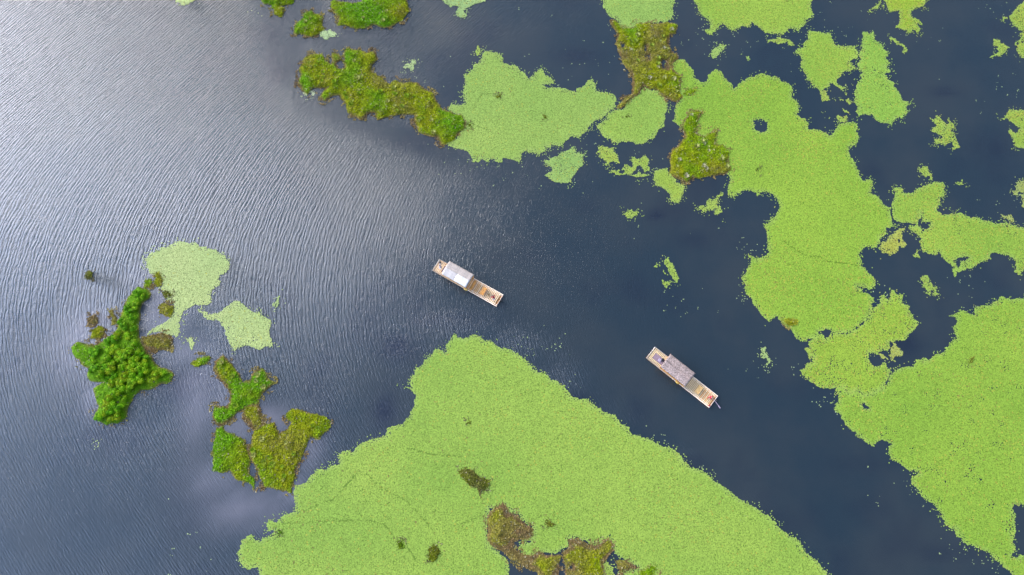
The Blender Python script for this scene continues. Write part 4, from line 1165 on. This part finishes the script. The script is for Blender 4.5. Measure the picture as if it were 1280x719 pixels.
# ---------------------------------------------------------------- people
def skin_mesh(name, verts, edges, radii, mat, parent, sub=1, root=0):
    me = bpy.data.meshes.new(name); me.from_pydata(verts, edges, []); me.materials.append(mat); me.update()
    o = link(name, me, parent)
    sk = o.modifiers.new('skin', 'SKIN'); sk.use_smooth_shade = True
    for i, rr_ in enumerate(radii):
        d_ = me.skin_vertices[0].data[i]
        d_.radius = rr_ if isinstance(rr_, tuple) else (rr_, rr_)
        d_.use_root = (i == root)
    s_ = o.modifiers.new('sub', 'SUBSURF'); s_.levels = sub; s_.render_levels = sub
    return o


def hand_chain(verts, edges, radii, wrist, wi, direc, side, grip):
    """palm and five fingers from wrist vertex wi"""
    d = Vector(direc).normalized(); s_ = Vector(side).normalized(); nrm = d.cross(s_)
    w = Vector(wrist)
    palm = w + d * .05; verts.append(tuple(palm)); radii.append((.036, .018)); edges.append((wi, len(verts) - 1)); pi_ = len(verts) - 1
    for k, (off, ln) in enumerate(((-.033, .066), (-.011, .078), (.011, .073), (.032, .056))):
        base = palm + s_ * off + d * .035
        verts.append(tuple(base)); radii.append(.009); edges.append((pi_, len(verts) - 1))
        m1 = base + (d * (1 - grip) + nrm * grip).normalized() * ln * .55
        verts.append(tuple(m1)); radii.append(.0085); edges.append((len(verts) - 2, len(verts) - 1))
        m2 = m1 + (d * (1 - 2 * grip) + nrm * grip * 1.2).normalized() * ln * .5
        verts.append(tuple(m2)); radii.append(.007); edges.append((len(verts) - 2, len(verts) - 1))
    tb = palm + s_ * -.045 - d * .015
    verts.append(tuple(tb)); radii.append(.011); edges.append((pi_, len(verts) - 1))
    tt = tb + (d * .7 - s_ * .6 + nrm * .4).normalized() * .045
    verts.append(tuple(tt)); radii.append(.008); edges.append((len(verts) - 2, len(verts) - 1))


def person(label, shirt, trousers, armL, armR, hair_long=False, lean=0.0):
    """standing figure facing local +x; armX = (elbow, wrist) positions"""
    root = empty('person', label, 'person'); root.scale = (1.12, 1.12, 1.12)
    def LN(p): return (p[0] + lean * max(0, p[2] - .9), p[1], p[2])
    v, e, r_ = [], [], []

    def add(p, rad, par=None):
        v.append(LN(p)); r_.append(rad)
        if par is not None: e.append((par, len(v) - 1))
        return len(v) - 1
    pel = add((0, 0, .95), (.125, .10)); wa = add((0, 0, 1.10), (.115, .085), pel); ch_ = add((.0, 0, 1.30), (.14, .095), wa)
    nk0 = add((0, 0, 1.44), (.075, .06), ch_); nk = add((.01, 0, 1.50), .05, nk0)
    hd0 = add((.02, 0, 1.56), (.07, .075), nk); hd1 = add((.02, 0, 1.645), (.082, .095), hd0); hd2 = add((.01, 0, 1.71), (.055, .06), hd1)
    add((.115, 0, 1.61), .012, hd1)                                           # nose
    for sg in (-1, 1): add((.01, sg * .088, 1.62), .014, hd1)                 # ears
    wrists = []
    for sg, arm in ((1, armL), (-1, armR)):
        sh_ = add((0, sg * .19, 1.40), .055, nk0 if False else ch_)
        el = add(arm[0], .040, sh_); wr = add(arm[1], .026, el)
        dr = Vector(arm[1]) - Vector(arm[0])
        sd = dr.cross(Vector((0, 0, 1))) if abs(dr.normalized().z) < .9 else Vector((1, 0, 0))
        vv_ = list(v); hand_chain(v, e, r_, v[wr], wr, dr, sd, .35)
        wrists.append(v[wr])
    for sg in (-1, 1):
        hp = add((0, sg * .10, .88), .095, pel); kn = add((.03, sg * .13, .50), .058, hp); an = add((-.01, sg * .15, .09), .038, kn)
        add((.05, sg * .155, .035), (.042, .03), an); add((.16, sg * .165, .025), (.040, .022), len(v) - 1)
    skin_mesh('body', v, e, r_, M_skin, root, 1)
    # eyes and mouth
    for sg in (-1, 1):
        MB().box(LN((.105, sg * .032, 1.645)), (.012, .022, .012), bev=.003).part('eye', M_hair, root)
    MB().box(LN((.103, 0, 1.565)), (.012, .045, .010), bev=.003).part('mouth', M_red, root)
    # hair
    hv = [LN((.0, 0, 1.70)), LN((-.03, 0, 1.655)), LN((-.045, 0, 1.58))] + ([LN((-.06, 0, 1.44))] if hair_long else [])
    skin_mesh('hair', hv, [(i, i + 1) for i in range(len(hv) - 1)], [(.085, .09), (.098, .10), (.07, .085)] + ([(.04, .06)] if hair_long else []), M_hair, root, 1)
    # shirt
    v, e, r_ = [], [], []
    p0 = add((0, 0, .92), (.145, .118)); p1 = add((0, 0, 1.12), (.135, .105), p0); p2 = add((0, 0, 1.31), (.158, .115), p1); p3 = add((0, 0, 1.43), (.085, .072), p2)
    for sg, arm in ((1, armL), (-1, armR)):
        s0 = add((0, sg * .195, 1.40), .072, p2)
        el = Vector(arm[0]); add(tuple(el), .056, s0)
        mid = el.lerp(Vector(arm[1]), .45); add(tuple(mid), .046, len(v) - 1)
    skin_mesh('shirt', v, e, r_, shirt, root, 1)
    v, e, r_ = [], [], []
    p0 = add((0, 0, .93), (.14, .112))
    for sg in (-1, 1):
        a = add((0, sg * .10, .85), .108, p0); b_ = add((.03, sg * .13, .50), .076, a); add((-.01, sg * .15, .12), .060, b_)
    skin_mesh('trousers', v, e, r_, trousers, root, 1)
    return root, wrists


# raft one: white canopied, nearer the middle ------------------------------------
A1 = G(544.6, 330.9, DECK); B1 = G(625.5, 376.2, DECK)
w1 = 2.25
raft1, L1, ang1, W1, c10, c11 = make_raft('bamboo raft with the patched white canopy, in mid channel nearer the centre', A1, B1, w1, .17, .545, 1)
t_ = wooden_bench('orange wooden bench on the rear deck of the white canopied raft', M_orange, 1.25, .62, .42)
place(t_, W1, L1 * .745, -.05, DECK + .002, ang1)
r_ = empty('step_box', 'orange wooden step box across the deck behind the white canopy', 'step')
MB().box((0, 0, .14), (.34, 1.7, .04), bev=.008).part('step_top', M_orange, r_)
for sy_ in (-1, 1): MB().box((0, sy_ * .8, .06), (.30, .05, .12)).part('step_side', M_orange, r_)
place(r_, W1, c11 + .42, 0, DECK + .002, ang1)
r_ = empty('basket', 'round woven basket between the bench and the red shirted poler', 'basket')
for k in range(5): MB().ring((0, 0, .03 + k * .05), .20 + .012 * k, .022, 18, 6).part('basket_coil', M_rope, r_, True)
place(r_, W1, L1 * .835, -.05, DECK + .01, ang1)
p_, wr_ = person('person in red shirt and white trousers on the stern of the white canopied raft', M_red, M_whitec,
                 ((.12, .30, 1.16), (.34, .26, 1.10)), ((.10, -.30, 1.18), (.32, -.22, 1.20)), True, .45)
place(p_, W1, L1 * .925, -.38, DECK + .005, ang1, R(150))
p_, wr_ = person('person in white clothes with black hair standing on the bow of the white canopied raft', M_whitec, M_whitec,
                 ((.05, .34, 1.15), (.20, .38, .95)), ((.05, -.34, 1.15), (.22, -.30, 1.0)), False, .18)
place(p_, W1, L1 * .095, -.12, DECK + .005, ang1, R(200))
r_ = empty('deck_sheet', 'brownish flat sheet behind the person in white on the bow', 'mat')
MB().box((0, 0, .012), (.85, 1.1, .02), bev=.006).part('woven_sheet', M_mat, r_)  # thin brownish sheet, a darker tone on the bow deck
for sx_ in (-1, 1): MB().tube([(sx_ * .425, -.55, .025), (sx_ * .425, .55, .025)], .018, 6).part('hem', M_mat, r_, True)
place(r_, W1, L1 * .155, 0, DECK + .01, ang1)
r_ = empty('bag', 'small black bag at the far front corner of the white canopied raft', 'bag')
MB().box((0, 0, .12), (.22, .34, .22), bev=.05).part('pouch', M_dark, r_)
MB().tube([(0, -.1, .23), (0, -.06, .32), (0, .06, .32), (0, .1, .23)], .014, 6).part('handle', M_dark, r_, True)
place(r_, W1, .42, .62, DECK + .01, ang1, .3)


def ring_buoy(label, W, x, y, z, ang):
    r_ = empty('life_ring', label, 'life ring')
    MB().ring((0, 0, 0), .27, .075, 24, 10, 'y').part('float_ring', M_yel, r_, True)
    for a in range(4):
        an = a * math.pi / 2 + .78
        MB().ring((.27 * math.cos(an), 0, .27 * math.sin(an)), .083, .012, 10, 5, 'z').part('cord_loop', M_rope, r_, True)
    r_.location = W(x, y, z); r_.rotation_euler = (R(35), 0, ang)
    return r_


ring_buoy('yellow life ring hung at the rear near corner of the white canopy', W1, c11 - .1, -w1 / 2 - .13, 1.0, ang1)


def outboard(label, W, x, y, ang):
    r_ = empty('outboard_motor', label, 'outboard motor')
    MB().tube([(0, 0, .28), (0, 0, .34), (0.02, 0, .50), (0.02, 0, .62), (0.02, 0, .66)], [.08, .15, .17, .13, .03], 12).part('cowl', M_dark, r_, True)
    MB().tube([(0, 0, .30), (.02, 0, -.35)], .045, 8).part('shaft', M_dark, r_, True)
    MB().tube([(-.05, 0, .40), (-.55, 0, .46)], .02, 8).part('tiller', M_dark, r_, True)
    for k in range(3):
        MB().box((.06 + .0, math.cos(k * 2.09) * .07, -.38 + math.sin(k * 2.09) * .07), (.02, .09, .09), rz=.3 * k).part('propeller_blade', M_dark, r_)
    place(r_, W, x, y, 0.05, ang)
    return r_


outboard('black outboard motor on the stern of the white canopied raft', W1, L1 + .14, .10, ang1)

# raft two: grey thatched ---------------------------------------------------------
A2 = G(812.9, 440.3, DECK); B2 = G(892.5, 502.9, DECK)
w2 = 2.35
raft2, L2, ang2, W2, c20, c21 = make_raft('bamboo raft with the plain grey canopy, in the channel right of the huge wedge mat', A2, B2, w2, .205, .59, 2)
t_ = wooden_bench('golden wooden bench on the rear deck of the grey canopied raft', M_gold, 1.25, .70, .42)
place(t_, W2, L2 * .755, -.02, DECK + .002, ang2)
p_, wr_ = person('person in red clothes steering at the stern of the grey canopied raft', M_red, M_red,
                 ((.12, .30, 1.16), (.34, .20, 1.08)), ((.10, -.30, 1.18), (.34, -.12, 1.12)), False, .45)
place(p_, W2, L2 * .905, -.02, DECK + .005, ang2, R(0))
r_ = empty('steering_oar', 'pale pinkish steering oar reaching over the stern of the grey canopied raft', 'oar')
MB().tube([(0, 0, 1.15), (.9, .02, .75), (1.7, .04, .25)], [.03, .035, .035], 8).part('oar_shaft', M_pink, r_, True)
MB().box((0, 0, 0), (.55, .16, .03), bev=.01).part('oar_blade', M_pink, r_, loc=(1.8, .04, .16)).rotation_euler.y = .5
place(r_, W2, L2 * .905 + .36, .02, DECK + .1, ang2, R(-6))
r_ = empty('deck_sheet', 'mauve brown mat spread on the bow of the grey canopied raft', 'mat')
MB().box((0, 0, .012), (1.75, 1.0, .02), bev=.006).part('woven_sheet', M_mat, r_)
for sx_ in (-1, 1): MB().tube([(sx_ * .875, -.5, .025), (sx_ * .875, .5, .025)], .018, 6).part('hem', M_mat, r_, True)
place(r_, W2, L2 * .135, -.05, DECK + .01, ang2)
r_ = empty('bag', 'black bag on the mauve mat in front of the grey canopy', 'bag')
MB().box((0, 0, .15), (.34, .5, .28), bev=.06).part('pouch', M_dark, r_)
MB().tube([(0, -.15, .28), (0, -.1, .40), (0, .1, .40), (0, .15, .28)], .016, 6).part('handle', M_dark, r_, True)
place(r_, W2, c20 - .32, .18, DECK + .035, ang2, .2)
r_ = empty('cushion', 'lilac seat cushion on the mauve mat of the grey canopied raft', 'cushion')
M_lil = simple('lilac_cloth', (0.42, 0.34, 0.42), 0.85, 0.1)
MB().box((0, 0, .06), (.45, .5, .10), bev=.035).part('pad', M_lil, r_)
MB().ring((0, 0, .10), .05, .012, 10, 5).part('tuft', M_lil, r_, True)
place(r_, W2, L2 * .155, -.1, DECK + .035, ang2, .1)
ring_buoy('yellow life ring hung on the near side of the grey canopied raft', W2, c20 + (c21 - c20) * .75, -w2 / 2 - .13, .95, ang2)
outboard('black outboard motor on the stern of the grey canopied raft', W2, L2 + .14, .35, ang2)
r_ = empty('bucket', 'small red bucket at the near stern corner of the grey canopied raft', 'bucket')
MB().tube([(0, 0, 0), (0, 0, .20)], [.09, .12], 12, cap=True).part('pail', M_red, r_, True)
MB().ring((0, 0, .20), .12, .012, 14, 5).part('rim', M_red, r_, True)
place(r_, W2, L2 - .28, -w2 / 2 + .25, DECK + .01, ang2)
